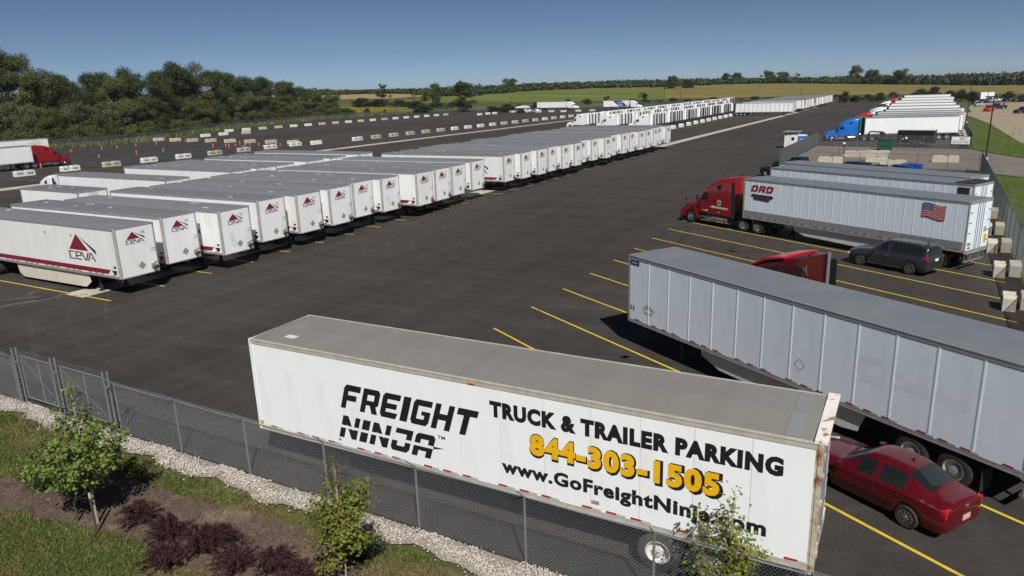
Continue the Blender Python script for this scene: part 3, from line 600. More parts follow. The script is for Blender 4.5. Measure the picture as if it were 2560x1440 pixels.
# --------------------------------------------------------- garden in front of the fence
def in_poly(x, y, P):
    c = False; j = len(P) - 1
    for i in range(len(P)):
        if (P[i][1] > y) != (P[j][1] > y) and x < (P[j][0] - P[i][0]) * (y - P[i][1]) / (P[j][1] - P[i][1]) + P[i][0]: c = not c
        j = i
    return c
def garden():
    rs = np.random.RandomState(11)
    n = 120000; x = rs.uniform(-34, 5.5, n); y = rs.uniform(5.5, 12.5, n)
    # keep what the camera side can see, thin it in bare patches, keep off the mulch
    patchy = np.sin(x * 1.1 + 2 * np.sin(y * .9)) * np.cos(y * 1.3 + np.sin(x * .7)) + rs.normal(size=n) * .45
    keep = (patchy > -.55) & (y > 5.5) & (y < 12.55 + .25 * np.sin(x * 2.3) + .15 * rs.normal(size=n))
    x, y = x[keep], y[keep]
    mk = np.array([in_poly(a, b_, MULCH) for a, b_ in zip(x, y)]); edge = rs.rand(len(x)) < .03; x, y = x[~mk | edge], y[~mk | edge]; n = len(x)
    h = rs.uniform(.05, .14, n); a = rs.rand(n) * 6.28; w = .012 + .012 * rs.rand(n); dx, dy = np.cos(a) * w, np.sin(a) * w
    lx, ly = rs.normal(size=n) * h * .7, rs.normal(size=n) * h * .7
    V = np.stack([np.stack([x - dx, y - dy, 0 * x], 1), np.stack([x + dx, y + dy, 0 * x], 1), np.stack([x + lx, y + ly, h], 1)], 1).reshape(-1, 3)
    tag(link('grass', raw_mesh('grass', V, np.arange(3 * n).reshape(n, 3), LEAF['grass'])), 'short patchy green grass in front of the fence', 'grass', kind='stuff')
    # limestone rubble
    n = 18000; x = rs.uniform(-34, 5.6, n); y = np.clip(12.98 + .19 * rs.normal(size=n) + .16 * np.sin(x * 1.7) + .1 * np.sin(x * 4.1), 11.6, 13.34); s = rs.uniform(.013, .038, n)
    o8 = np.array([[1, 0, 0], [0, 1, 0], [-1, 0, 0], [0, -1, 0], [0, 0, 1], [0, 0, -1.]]); f8 = np.array([[0, 1, 4], [1, 2, 4], [2, 3, 4], [3, 0, 4], [1, 0, 5], [2, 1, 5], [3, 2, 5], [0, 3, 5]])
    P = o8[None] * (s[:, None] * rs.uniform(.6, 1.3, (n, 6)))[:, :, None]; a = rs.rand(n) * 6.28; ca, sa = np.cos(a)[:, None], np.sin(a)[:, None]
    X = P[:, :, 0] * ca - P[:, :, 1] * sa + x[:, None]; Y = P[:, :, 0] * sa + P[:, :, 1] * ca + y[:, None]; Z = P[:, :, 2] * .8 + .012 + s[:, None] * .5 + (rs.rand(n) ** 3 * .07)[:, None]
    V = np.stack([X, Y, Z], 2).reshape(-1, 3); F = (f8[None] + 6 * np.arange(n)[:, None, None]).reshape(-1, 3)
    tag(link('limestone_rubble', raw_mesh('limestone_rubble', V, F, M['stone'])), 'loose white limestone rubble along the foot of the fence', 'stones', kind='stuff')
    # mulch chips
    n = 26000; xs = [p[0] for p in MULCH]; ys = [p[1] for p in MULCH]; x = rs.uniform(max(-34, min(xs)), max(xs), n); y = rs.uniform(max(5, min(ys)), max(ys), n)
    k = np.array([in_poly(a, b_, MULCH) for a, b_ in zip(x, y)]) & (np.sin(x * 1.9) * np.sin(y * 2.3 + x) + rs.normal(size=n) * .5 > -.5); x, y = x[k], y[k]; n = len(x)
    c = np.stack([x, y, .015 + .02 * rs.rand(n)], 1); nn = rs.normal(size=(n, 3)) * .35 + np.array([0, 0, 1]); nn /= np.linalg.norm(nn, axis=1)[:, None]
    V, F = quads(c, nn, rs.uniform(.015, .045, n), 2.6, rs)
    tag(link('mulch_chips', raw_mesh('mulch_chips', V, F, M['chip'])), 'loose shredded bark over the planting bed', 'mulch', kind='stuff')
garden()
# young maples: trunk, shoots, lobed leaves
MAPLE = np.array([(0, -.5), (.14, -.22), (.46, -.28), (.33, -.02), (.52, .18), (.25, .2), (.2, .34), (0, .56), (-.2, .34), (-.25, .2), (-.52, .18), (-.33, -.02), (-.46, -.28), (-.14, -.22)])
def sapling(name, label, base, h, shoots, leaves, leaf, seed, lsize=(.07, .13), trunk_r=.035, lean=(0, 0), wide=1.):
    root = empty(name, base, 0, label, 'tree'); r = random.Random(seed); rs = np.random.RandomState(seed)
    b = MB(); b.tube((0, 0, -.03), (lean[0] * .4, lean[1] * .4, h * .42), trunk_r, 8, trunk_r * .75, cap=False); b.tube((lean[0] * .4, lean[1] * .4, h * .42), (lean[0], lean[1], h * .9), trunk_r * .75, 7, .008, cap=False)
    b.build('trunk', M['bark_young'], root, 60); C = []; N = []; sh = MB()
    for k in range(shoots):
        z0 = h * r.uniform(.26, .58); a = r.uniform(0, 6.28); q = h * r.uniform(.10, .36) * wide; z1 = min(h * .92, z0 + h * r.uniform(.05, .42) * (1.25 - q / h * 2.4))
        if k == 0: q, z0, z1 = .03, h * .6, h
        p0 = Vector((lean[0] * .5, lean[1] * .5, z0)); p1 = Vector((math.cos(a) * q * .75, math.sin(a) * q * .75, z0 + (z1 - z0) * .45)); p2 = Vector((math.cos(a) * q, math.sin(a) * q, z1))
        sh.tube(p0, p1, .012, 5, .008, cap=False); sh.tube(p1, p2, .008, 5, .003, cap=False)
        for j in range(leaves // shoots):
            t = r.random() ** .8; p = p0.lerp(p1, t * 2) if t < .5 else p1.lerp(p2, t * 2 - 1); s = .05 + .17 * (1 - t * .75)
            C.append((p.x + r.gauss(0, s), p.y + r.gauss(0, s), p.z + r.gauss(0, .06))); N.append((math.cos(a) * .4 + r.gauss(0, .5), math.sin(a) * .4 + r.gauss(0, .5), .75))
    sh.build('branches', M['bark_young'], root); C = np.array(C); N = np.array(N); N /= np.linalg.norm(N, axis=1)[:, None]; n = len(C)
    a = rs.normal(size=(n, 3)); t = np.cross(N, a); t /= np.linalg.norm(t, axis=1)[:, None]; w = np.cross(N, t); s = rs.uniform(*lsize, n)
    P = C[:, None] + (t[:, None] * MAPLE[None, :, :1] + w[:, None] * MAPLE[None, :, 1:]) * s[:, None, None]
    P = P - N[:, None] * (np.abs(MAPLE[:, 0])[None, :, None] * s[:, None, None] * .35)
    V = np.concatenate([C[:, None], P], 1).reshape(-1, 3); k = len(MAPLE); f = np.array([[0, 1 + i, 1 + (i + 1) % k] for i in range(k)])
    F = (f[None] + (k + 1) * np.arange(n)[:, None, None]).reshape(-1, 3)
    link('crown', raw_mesh('crown', V, F, LEAF[leaf]), root); return root
s1 = UP(245, 1308)
sapling('young_maple', 'young green maple staked in the mulch on the left', (*s1, 0), 4.25, 38, 4600, 'sap', 21, (.06, .12))
s2 = UP(868, 1462)
sapling('young_maple', 'young yellowing maple in front of the trailer middle', (*s2, 0), 3.4, 34, 3600, 'sapyel', 34, (.05, .10), .028, wide=.72)
s3 = UP(1815, 1560)
sapling('young_maple', 'young maple with reddish tips cut by the bottom edge', (*s3, 0), 3.25, 18, 1500, 'sapyel', 52, (.055, .10), .026, wide=.7)
for i, (a, t) in enumerate((((195, 1305), (164, 1222)), ((243, 1335), (211, 1252)))):
    p = UP(*a); b = MB(); b.tube((0, 0, -.1), (-.05, .03, 1.05), .028, 7); o = empty('tree_stake', (*p, 0), 0, '%s dark stake with a pale tip beside the young maple' % ('left' if i == 0 else 'right'), 'stake')
    b.build('shaft', M['stake'], o); MB().tube((-.05, .03, 1.05), (-.056, .034, 1.2), .029, 7).build('tip', M['stake_tip'], o)
def shrub(name, label, px, py, w, h, leaf, seed, n, group, arch=False):
    x, y = UP(px, py); root = empty(name, (x, y, 0), 0, label, 'shrub', group); r = random.Random(seed); rs = np.random.RandomState(seed); b = MB(); C = []; N = []
    for k in range(46 if arch else 30):
        a = r.uniform(0, 6.28); q = w / 2 * r.uniform(.25, 1.05); zt = h * r.uniform(.6, 1.08) * (1 - .35 * (q / (w / 2)) ** 2)
        p0 = Vector((r.gauss(0, .04), r.gauss(0, .04), 0)); p1 = Vector((math.cos(a) * q * .5, math.sin(a) * q * .5, zt * .85)); p2 = Vector((math.cos(a) * q, math.sin(a) * q, zt * (.72 if arch else 1)))
        b.tube(p0, p1, .007, 4, .005, cap=False); b.tube(p1, p2, .005, 4, .002, cap=False); m = n // (46 if arch else 30)
        for j in range(m):
            t = .25 + .75 * r.random(); p = p0.lerp(p1, t * 2) if t < .5 else p1.lerp(p2, t * 2 - 1); s = .028 if arch else .07
            C.append((p.x + r.gauss(0, s), p.y + r.gauss(0, s), max(.03, p.z + r.gauss(0, s)))); N.append((r.gauss(0, .7), r.gauss(0, .7), .6))
    b.build('stems', M['stem'], root); C = np.array(C); N = np.array(N); N /= np.linalg.norm(N, axis=1)[:, None]
    V, F = quads(C, N, rs.uniform(.016, .036, len(C)) * (1 if arch else 1.7), 1.5, rs); link('foliage', raw_mesh('foliage', V, F, LEAF[leaf]), root); return root
berries = [(350, 1312, 1.35, .8), (425, 1352, 1.4, .85), (415, 1425, 1.3, .8), (505, 1385, 1.5, .9), (560, 1372, 1.2, .75), (600, 1435, 1.5, .9), (690, 1440, 1.3, .85), (760, 1475, 1.4, .85)]
for i, (px, py, w, h) in enumerate(sorted(berries)): shrub('barberry_shrub', 'dark purple barberry shrub in the mulch, %s from the left' % o_(i), px, py, w, h, 'berry', 60 + i, 6400, 'purple barberry shrubs', True)
shrub('evergreen_shrub', 'dark green rounded shrub left of the young maple trunk', 112, 1225, 1.2, .85, 'box', 81, 2600, None)
shrub('evergreen_shrub', 'dark green rounded shrub just behind the maple trunk', 185, 1240, 1.2, .8, 'box', 82, 2600, None)
shrub('evergreen_shrub', 'dark green shrub behind the yellowing maple', 915, 1395, 1.3, .75, 'box', 83, 2400, None)

# ================================================================== LETTERING
def text_polys(s, bold=0., cache={}):
    "flat outline of a word, normalised to a unit box: (verts, faces)"
    k = (s, bold)
    if k in cache: return cache[k]
    c = bpy.data.curves.new('t', 'FONT'); c.body = s; c.size = 1; c.offset = bold; c.resolution_u = 3; c.fill_mode = 'FRONT'; c.space_character = 1 + bold * 2.2
    o = bpy.data.objects.new('t', c); me = bpy.data.meshes.new_from_object(o); bpy.data.objects.remove(o)
    V = np.array([v.co[:2] for v in me.vertices]); F = [tuple(p.vertices) for p in me.polygons]
    lo, hi = V.min(0), V.max(0); asp = (hi[0] - lo[0]) / (hi[1] - lo[1]); V = (V - lo) / (hi - lo)
    bpy.data.meshes.remove(me); cache[k] = (V, F, asp); return cache[k]
def put_text(b, s, fn, m=0, bold=0.):
    V, F, _ = text_polys(s, bold); b.add([fn(x, y) for x, y in V], F, m)
def clip(poly, y, keep_above):
    out = []
    for i in range(len(poly)):
        a, c = poly[i], poly[(i + 1) % len(poly)]; ia = (a[1] >= y) == keep_above; ic = (c[1] >= y) == keep_above
        if ia: out.append(a)
        if ia != ic: t = (y - a[1]) / (c[1] - a[1]); out.append((a[0] + (c[0] - a[0]) * t, y))
    return out
T_ = .30
def rc(x0, y0, x1, y1): return [(x0, y0), (x1, y0), (x1, y1), (x0, y1)]
BLOCK = {   # square chamfered display letters built from non-overlapping convex pieces
 'F': [[(0, 0), (T_, 0), (T_, 1), (.12, 1), (0, .86)], rc(T_, .74, 1, 1), rc(T_, .34, .84, .58)],
 'R': [rc(0, 0, T_, 1), [(T_, .76), (1, .76), (1, .88), (.88, 1), (T_, 1)], rc(.70, .52, 1, .76), [(T_, .32), (.92, .32), (1, .40), (1, .52), (T_, .52)], [(.52, .32), (.70, 0), (1.04, 0), (.86, .32)]],
 'E': [[(0, .14), (.12, 0), (T_, 0), (T_, 1), (.12, 1), (0, .86)], rc(T_, .76, 1, 1), rc(T_, .38, .88, .60), [(T_, 0), (.92, 0), (1, .24), (T_, .24)]],
 'I': [rc(0, 0, 1, 1)],
 'G': [[(0, .14), (.12, 0), (T_, 0), (T_, 1), (.12, 1), (0, .86)], rc(T_, .76, 1, 1), [(T_, 0), (.88, 0), (1, .14), (1, .24), (T_, .24)], rc(.70, .24, 1, .56), rc(.52, .40, .70, .56)],
 'H': [rc(0, 0, T_, 1), rc(.70, 0, 1, 1), rc(T_, .38, .70, .62)],
 'T': [rc(0, .74, 1.04, 1), rc(.36, 0, .68, .74)],
 'N': [rc(0, 0, T_, 1), rc(.72, 0, 1, 1), [(T_, .62), (.72, 0), (.72, .38), (T_, 1)]],
 'J': [rc(.70, .14, 1, 1), [(.12, 0), (.88, 0), (1, .14), (1, .14), (.70, .24), (0, .24), (0, .14)], rc(0, .24, T_, .46), rc(.1, .78, .70, 1)],
 'A': [rc(0, 0, T_, .76), [(0, .76), (1, .76), (1, .88), (.88, 1), (.12, 1), (0, .88)], rc(.70, 0, 1, .76), rc(T_, .26, .70, .46)],
}
BLOCK['D'] = [rc(0, 0, T_, 1), [(T_, .77), (1, .77), (1, .84), (.84, 1), (T_, 1)], rc(.68, .23, 1, .77), [(T_, 0), (.84, 0), (1, .16), (1, .23), (T_, .23)]]
BLOCK['J'][1] = [(.12, 0), (.88, 0), (1, .14), (.70, .14), (.70, .24), (0, .24), (0, .14)]
BLOCK['J'][1] = [(.12, 0), (.88, 0), (1, .14), (0, .14)]; BLOCK['J'].append(rc(0, .14, .70, .24))
def block_word(b, word, fn, m=0, cut=None, widths=None):
    "fn maps (x in 0..1, y in 0..1)"
    ws = [(.42 if c == 'I' else 1.) for c in word]; gap = .16; tot = sum(ws) + gap * (len(word) - 1); x = 0
    for c, w in zip(word, ws):
        for pl in BLOCK[c]:
            q = [((x + p[0] * w) / tot, p[1]) for p in pl]
            for piece in ([q] if cut is None else [clip(q, cut[0], False), clip(q, cut[1], True)]):
                if len(piece) > 2: b.add([fn(*p) for p in piece], [tuple(range(len(piece)))], m)
        x += w + gap
def stroke(b, pts, w, fn, m=0):
    for p, q in zip(pts, pts[1:]):
        d = math.hypot(q[0] - p[0], q[1] - p[1]) or 1; nx, ny = -(q[1] - p[1]) / d * w / 2, (q[0] - p[0]) / d * w / 2; ex, ey = (q[0] - p[0]) / d * w * .0, 0
        b.add([fn(p[0] - nx, p[1] - ny), fn(q[0] - nx, q[1] - ny), fn(q[0] + nx, q[1] + ny), fn(p[0] + nx, p[1] + ny)], [(0, 1, 2, 3)], m)
def triangle_logo(b, fn):
    "maroon triangle, dark wedge and four open letters (materials 0 maroon, 1 navy)"
    b.add([fn(.03, .38), fn(.73, .38), fn(.36, 1)], [(0, 1, 2)], 0)
    b.add([fn(.42, .97), fn(.98, .44), fn(1.0, .26)], [(0, 1, 2)], 1)
    t = .045
    stroke(b, [(.20, .30), (.015, .30)], t, fn, 1); stroke(b, [(.015, .32), (.015, .02)], t, fn, 1); stroke(b, [(.0, .02), (.21, .02)], t, fn, 1)
    stroke(b, [(.25, .30), (.43, .30)], t, fn, 1); stroke(b, [(.25, .32), (.25, .02)], t, fn, 1); stroke(b, [(.24, .02), (.44, .02)], t, fn, 1); stroke(b, [(.27, .16), (.43, .16)], t, fn, 1); stroke(b, [(.43, .29), (.43, .17)], t, fn, 1)
    stroke(b, [(.46, .32), (.57, .0)], t, fn, 1); stroke(b, [(.595, .0), (.70, .32)], t, fn, 1)
    stroke(b, [(.665, .0), (.78, .32)], t, fn, 0); stroke(b, [(.80, .32), (.93, .0)], t, fn, 1); stroke(b, [(.76, .12), (.84, .12)], t * .8, fn, 0)

# ================================================================== WHEELS
def tyre_fn(r, w):
    def f(b): b.lathe([(r * .56, -w / 2 + .02), (r * .86, -w / 2), (r * .97, -w / 2 + .035), (r, -w * .28), (r, w * .28), (r * .97, w / 2 - .035), (r * .86, w / 2), (r * .56, w / 2 - .02)], n=22)
    return f
def rim_fn(r, w, style):
    def f(b):
        R0 = r * .58; o = w / 2 - .015
        if style == 'dish':      # deep truck rear wheel
            for s in (1, -1): b.lathe([(R0, s * o), (R0 * .93, s * o), (R0 * .86, s * (o - .13)), (R0 * .45, s * (o - .15)), (R0 * .40, s * (o - .03)), (.0, s * (o - .02))], n=20)
        elif style == 'flat':
            for s in (1, -1):
                b.lathe([(R0, s * o), (R0 * .9, s * (o - .04)), (R0 * .5, s * (o - .01)), (R0 * .34, s * (o + .05)), (0, s * (o + .06))], n=20)
                for k in range(10): a = k * .628; b.tube((R0 * .72 * math.cos(a), s * (o - .03), R0 * .72 * math.sin(a)), (R0 * .72 * math.cos(a), s * (o - .012), R0 * .72 * math.sin(a)), R0 * .085, 6, m=1)
        else:                    # car alloy: spokes over a dark dish
            for s in (1, -1):
                b.lathe([(R0 * 1.06, s * o), (R0 * .95, s * (o - .01)), (R0 * .92, s * (o - .05)), (0, s * (o - .06))], n=20, m=1)
                b.lathe([(R0 * 1.08, s * (o - .002)), (R0 * .95, s * (o + .004))], n=20)
                for k in range(style):
                    a = k * 6.2832 / style; ca, sa = math.cos(a), math.sin(a); q = R0 * .08
                    b.add([(R0 * .1 * ca - q * sa, s * (o - .01), R0 * .1 * sa + q * ca), (R0 * .96 * ca - q * sa, s * (o - .005), R0 * .96 * sa + q * ca), (R0 * .96 * ca + q * sa, s * (o - .005), R0 * .96 * sa - q * ca), (R0 * .1 * ca + q * sa, s * (o - .01), R0 * .1 * sa - q * ca)], [(0, 1, 2, 3)])
                b.lathe([(R0 * .22, s * (o - .03)), (R0 * .2, s * o), (0, s * (o + .004))], n=10)
    return f
def wheel(root, x, y, r, w, style, rub='rubber', rim='rim'):
    t = part(root, 'wheel', ('tyre', r, w, rub), tyre_fn(r, w), M[rub], 40, (x, y, r))
    part(t, 'rim', ('rim', r, w, style, rim), rim_fn(r, w, style), [M[rim], M['plastic']], 40); return t

# ================================================================== SEMI TRAILERS
def side(yl):
    "mapper from (distance behind the nose, height) to the outer face of one side"
    return lambda s, z: (-s, yl, z)
def trailer(name, label, corner, ang, near, L=16.15, W=2.59, zt=4.11, zb=1.12, skin='white', roof='roof', rail='rail', post='post', style='plain', npan=0, skirt=None, axles=None,
            group=None, gear=True, rub='rubber', rim='rim', tape=True, full=True, dark_nose=False, cornerstyle='round', lower=None, cat='semi trailer'):
    """corner: ground point under the near front corner; ang: direction nose -> tail (deg); near: +1 if the side towards
    the camera is the trailer's left, -1 if its right"""
    a = R(ang); off = (-math.sin(a), math.cos(a)); c = (corner[0] + off[0] * W / 2, corner[1] + off[1] * W / 2)
    root = empty(name, (c[0], c[1], 0), a + math.pi, label, cat, group); hw = W / 2; K = (L, W, zt, zb)
    part(root, 'roof', ('roof', K, roof), lambda b: b.prism([(-hw + .05, zt - .07), (hw - .05, zt - .07), (hw - .05, zt - .02), (0, zt + .015), (-hw + .05, zt - .02)], -L + .06, -.06, ax='x'), M[roof])
    if roof == 'roof' and full:
        rr = random.Random(len(label) * 7 + int(abs(corner[1]) * 10))
        for _ in range(6):
            w1, w2, mm = rr.choice(((.3, .25), (.8, .12), (.5, .2), (.25, .2))), 0, rr.choice(('rooflight', 'rail'))
            part(root, 'roof_patch', ('rpatch', w1, mm), lambda b: b.box(-w1[0] / 2, w1[0] / 2, -w1[1] / 2, w1[1] / 2, 0, .012), M[mm], loc=(-rr.uniform(1, L - 1), rr.uniform(-.85, .85), zt + .006), rz=rr.uniform(-.1, .1))
    for s in (1, -1):
        part(root, 'top_rail', ('toprail', K, s, rail), lambda b: (b.box(-L + .06, -.06, *sorted((s * (hw - .05), s * (hw + .014))), zt - .16, zt - .012), b.box(-L + .06, -.06, *sorted((s * (hw + .014), s * (hw + .024))), zt - .05, zt - .02)), M[rail])
        part(root, 'bottom_rail', ('botrail', K, s, rail), lambda b: (b.box(-L + .05, -.12, *sorted((s * (hw - .08), s * (hw + .008))), zb, zb + .14), b.box(-L + .05, -.12, *sorted((s * (hw + .008), s * (hw + .018))), zb, zb + .03)), M[rail])
        lo = zb + .14
        if style in ('panel', 'posts', 'ribbed') and npan:
            w = (L - .12 - .058) / npan
            for i in range(npan):
                part(root, 'side_panel', ('panel', K, npan, s, skin, style), lambda b: b.box(-w + .004, -.004, *sorted((s * (hw - .04), s * hw)), lo, zt - .16), M[skin], loc=(-.12 - i * w, 0, 0))
                if style != 'panel' and 0 < i:
                    pw = (.05 if npan < 20 else .022) if style == 'posts' else .05
                    part(root, 'side_post', ('spost', K, s, style, rail, npan), (lambda b: (b.box(-pw, pw, *sorted((s * hw, s * (hw + .004))), lo, zt - .17), b.box(-pw * .45, pw * .45, *sorted((s * (hw + .004), s * (hw + .010))), lo, zt - .17))) if style == 'posts' else (lambda b: b.box(-pw, pw, *sorted((s * hw, s * (hw + .03))), lo, zt - .17)), M[skin if style == 'posts' else rail], loc=(-.12 - i * w, 0, 0))
        else:
            part(root, 'side_wall', ('wall', K, s, skin), lambda b: b.box(-L + .1, -.1, *sorted((s * (hw - .04), s * hw)), lo, zt - .16), M[skin])
        if lower:
            part(root, 'lower_band', ('lband', K, s, lower), lambda b: b.box(-L + .1, -.12, *sorted((s * hw, s * (hw + .012))), zb + .15, zb + .62), M[lower])
        if cornerstyle == 'round':
            part(root, 'corner_post', ('cpost', K, s, post), lambda b: (b.tube((-.1, s * (hw - .1), zb), (-.1, s * (hw - .1), zt - .02), .108, 14), b.tube((-.1, s * (hw - .1), zb + .42), (-.1, s * (hw - .1), zb + .5), .116, 14)), M[post], 40)
        else:
            part(root, 'corner_post', ('cposts', K, s, post), lambda b: b.box(-.12, .012, *sorted((s * (hw - .10), s * (hw + .012))), zb, zt - .02), M[post])
        if tape:
            def tp(b):
                x = .5; k = 0
                while x < L - .5:
                    y0, y1 = sorted((s * (hw + .013 if lower else hw + .001), s * (hw + .016 if lower else hw + .004)))
                    b.box(-x - .26, -x, y0, y1, zb + .155, zb + .205, 0); b.box(-x - .50, -x - .27, y0, y1, zb + .155, zb + .205, 1)
                    x += .62 if k % 3 else 1.1; k += 1
            if name in ('billboard_trailer', 'posted_trailer', 'lettered_trailer'):
                x = .5; k = 0; yo = s * (hw + .013 if lower else hw + .0105)
                while x < L - .5:
                    for w_, dx, mm in ((.26, 0, 'red_tape'), (.23, .27, 'white_tape')):
                        part(root, 'reflector', ('refl', mm), lambda b: b.box(-w_, 0, -.0015, .0015, 0, .05), M[mm], loc=(-x - dx, yo, zb + .155))
                    x += .62 if k % 3 else 1.1; k += 1
            else: tag(part(root, 'reflector_tape', ('tape', K, s, bool(lower)), tp, [M['red_tape'], M['white_tape']]), kind='stuff')
        if skirt:
            part(root, 'side_skirt', ('skirt', K, s, skirt, style), lambda b: b.prism([(-4.4, zb - .02), (-4.45, .82), (-5.4, .50), (-10.8, .34), (-11.35, .42), (-11.6, zb - .02)] if style == 'posts' else [(-3.5, zb - .02), (-3.35, .60), (-3.95, .24), (-10.9, .20), (-11.4, .42), (-11.6, zb - .02)], *sorted((s * (hw - .16), s * (hw - .13)))), M[skirt])
    nose = 'rail' if dark_nose else skin
    part(root, 'front_wall', ('front', K, nose, dark_nose), lambda b: (b.box(-.05, -.005, -hw + .1, hw - .1, zb + .02, zt - .10), b.box(-.09, .006, -hw + .1, hw - .1, zt - .10, zt - .015, 1), b.box(-.05, .006, -hw + .1, hw - .1, zb - .04, zb + .02, 1)), [M['under'] if dark_nose else M[skin], M[rail]])
    for s in (1, -1):
        dr = part(root, 'rear_door', ('rdoor', K, s, skin), lambda b: b.box(-L - .03, -L + .03, *sorted((s * .015, s * (hw - .10))), zb + .14, zt - .2), M[skin])
        part(dr, 'lock_rod', ('rod', K, s), lambda b: [b.tube((-L - .05, s * y, zb + .1), (-L - .05, s * y, zt - .16), .016, 6) for y in (.14, .34)] + [b.box(-L - .045, -L - .03, *sorted((s * (hw - .14), s * (hw - .40))), z, z + .06) for z in (zb + .5, zb + 1.1, zb + 1.7, zb + 2.3)], M['galv'])
    part(root, 'rear_frame', ('rframe', K, rail, skin), lambda b: (b.box(-L - .02, -L + .07, -hw, hw, zt - .2, zt - .005), b.box(-L - .02, -L + .06, -hw, -hw + .1, zb - .05, zt - .2), b.box(-L - .02, -L + .06, hw - .1, hw, zb - .05, zt - .2), b.box(-L - .06, -L + .06, -hw + .1, hw - .1, zb - .12, zb + .14)), M['rust' if skin == 'print_white' else rail])
    part(root, 'chassis', ('chassis', K), lambda b: (b.box(-L + .08, -.1, -hw + .09, hw - .09, zb - .01, zb + .06), b.box(-L + .4, -L + 4.2, -.55, -.40, .72, zb - .01), b.box(-L + .4, -L + 4.2, .40, .55, .72, zb - .01), [b.box(-x - .05, -x + .05, -hw + .15, hw - .15, zb - .12, zb - .01) for x in np.arange(.6, L - .5, .6)]), M['under'])
    ax = axles or (L - 3.0, L - 1.75)
    for x in ax:
        part(root, 'axle', ('axle', W), lambda b: b.tube((0, -hw + .3, .52), (0, hw - .3, .52), .07, 8), M['under'], loc=(-x, 0, 0))
        for s in (1, -1): wheel(root, -x, s * (hw - .33), .52, .60, 'dish', rub, rim)
    if gear:
        for s in (1, -1): part(root, 'landing_leg', ('leg', W, zb, s), lambda b: (b.box(-3.07, -2.93, *sorted((s * .86, s * .72)), .07, zb), b.box(-3.15, -2.85, *sorted((s * .92, s * .66)), .0, .07), b.tube((-3.0, s * .79, .55), (-3.7, s * .5, zb), .03, 6)), M['under'])
        part(root, 'landing_brace', ('lbrace', W), lambda b: b.tube((-3.0, -.72, .62), (-3.0, .72, .62), .03, 6), M['under'])
    part(root, 'underride_guard', ('guard', K), lambda b: (b.box(-L + .02, -L + .12, -1.1, 1.1, .48, .58), b.box(-L + .02, -L + .1, -.5, -.4, .58, zb - .12), b.box(-L + .02, -L + .1, .4, .5, .58, zb - .12), b.box(-L + .02, -L + .06, -1.1, -1.05, .58, zb - .12), b.box(-L + .02, -L + .06, 1.05, 1.1, .58, zb - .12)), M['galv'])
    for s in (1, -1): part(root, 'mudflap', ('flap', L, W, s, ax), lambda b: b.box(-ax[1] - .75, -ax[1] - .74, *sorted((s * (hw - .05), s * (hw - .62))), .18, .85), M['plastic'])
    return root
def deco(root, name, fn, mats, label=None):
    b = MB(); fn(b); o = b.build(name, mats, root)
    if label: o['label'] = label
    return o

# --- the billboard trailer by the fence
fn_ = trailer('billboard_trailer', 'white billboard trailer with big black lettering along the front fence', (-17.49, 14.26), 1.0, 1, skin='print_white', roof='roofwarm', rail='railtan', post='white', style='panel', npan=13,
              axles=(12.85, 14.12), rub='rubber_old', rim='rim_white', cornerstyle='square')
sy = 1.295
sd1, sd2, sd3 = side(sy + .003), side(sy + .005), side(sy + .007)
def ital(s0, z0, s1, z1, sl=.24): return lambda x, y: sd1(s0 + x * (s1 - s0) + y * sl, z0 + y * (z1 - z0))
deco(fn_, 'lettering', lambda b: block_word(b, 'FREIGHT', ital(3.45, 2.48, 7.86, 3.24)), M['black_ink'], 'black block letters reading FREIGHT')
deco(fn_, 'lettering', lambda b: (block_word(b, 'NINJA', ital(3.28, 1.53, 6.50, 2.25), cut=(.44, .56)), b.add([sd1(6.62, 1.93), sd1(6.62, 1.85), sd1(6.98, 1.93)], [(0, 1, 2)])), M['black_ink'], 'black slashed letters reading NINJA')
deco(fn_, 'lettering', lambda b: put_text(b, 'TM', lambda x, y: sd1(6.78 + x * .24, 2.20 + y * .10), 0, .02), M['black_ink'])
def box_text(s, s0, z0, s1, z1, bold=.066, sd=sd1): return lambda b: put_text(b, s, lambda x, y: sd(s0 + x * (s1 - s0), z0 + y * (z1 - z0)), 0, bold)
deco(fn_, 'lettering', box_text('TRUCK & TRAILER PARKING', 8.44, 3.17, 15.5, 3.62), M['black_ink'], 'black letters reading TRUCK & TRAILER PARKING')
def phone(bold, grow, sd, dx=0, dz=0):
    def f(b):
        V, F, _ = text_polys('844-303-1505', .03); put_text(b, '844-303-1505', lambda x, y: sd(9.56 - grow + dx + x * (4.66 + 2 * grow), 2.36 - grow + dz + y * (.58 + 2 * grow)), 0, bold)
    return f
deco(fn_, 'lettering', phone(.085, .05, sd1, .035, -.02), M['black_ink'], 'black outline of the phone number')
deco(fn_, 'lettering', phone(.055, 0, sd2), M['yellow_ink'], 'amber phone number 844-303-1505')
deco(fn_, 'lettering', box_text('www.GoFreightNinja.com', 8.73, 1.56, 15.24, 2.06, .046), M['black_ink'], 'black web address')
deco(fn_, 'rear_header', lambda b: b.box(-16.30, -16.05, -1.31, 1.31, 4.08, 4.15), M['rustlite'], 'rust flecked white header over the rear doors')
deco(fn_, 'rear_corner_post', lambda b: (b.box(-16.24, -16.14, 1.22, 1.312, 1.05, 4.08), [b.box(-16.28, -16.18, 1.20, 1.32, z, z + .10) for z in (1.5, 2.1, 2.7, 3.3, 3.75)]), M['rust'], 'rusty near rear corner post with hinges')
deco(fn_, 'roof_patch', lambda b: b.box(-1.35, -.95, .55, .78, 4.106, 4.112), M['rooflight']); deco(fn_, 'roof_patch', lambda b: b.box(-.9, -.5, -.4, .1, 4.118, 4.127), M['rail']); deco(fn_, 'roof_seam_plate', lambda b: b.prism([(-1.2, 4.097), (1.2, 4.097), (1.2, 4.106), (0, 4.132), (-1.2, 4.106)], -15.75, -15.45, ax='x'), M['rail'])
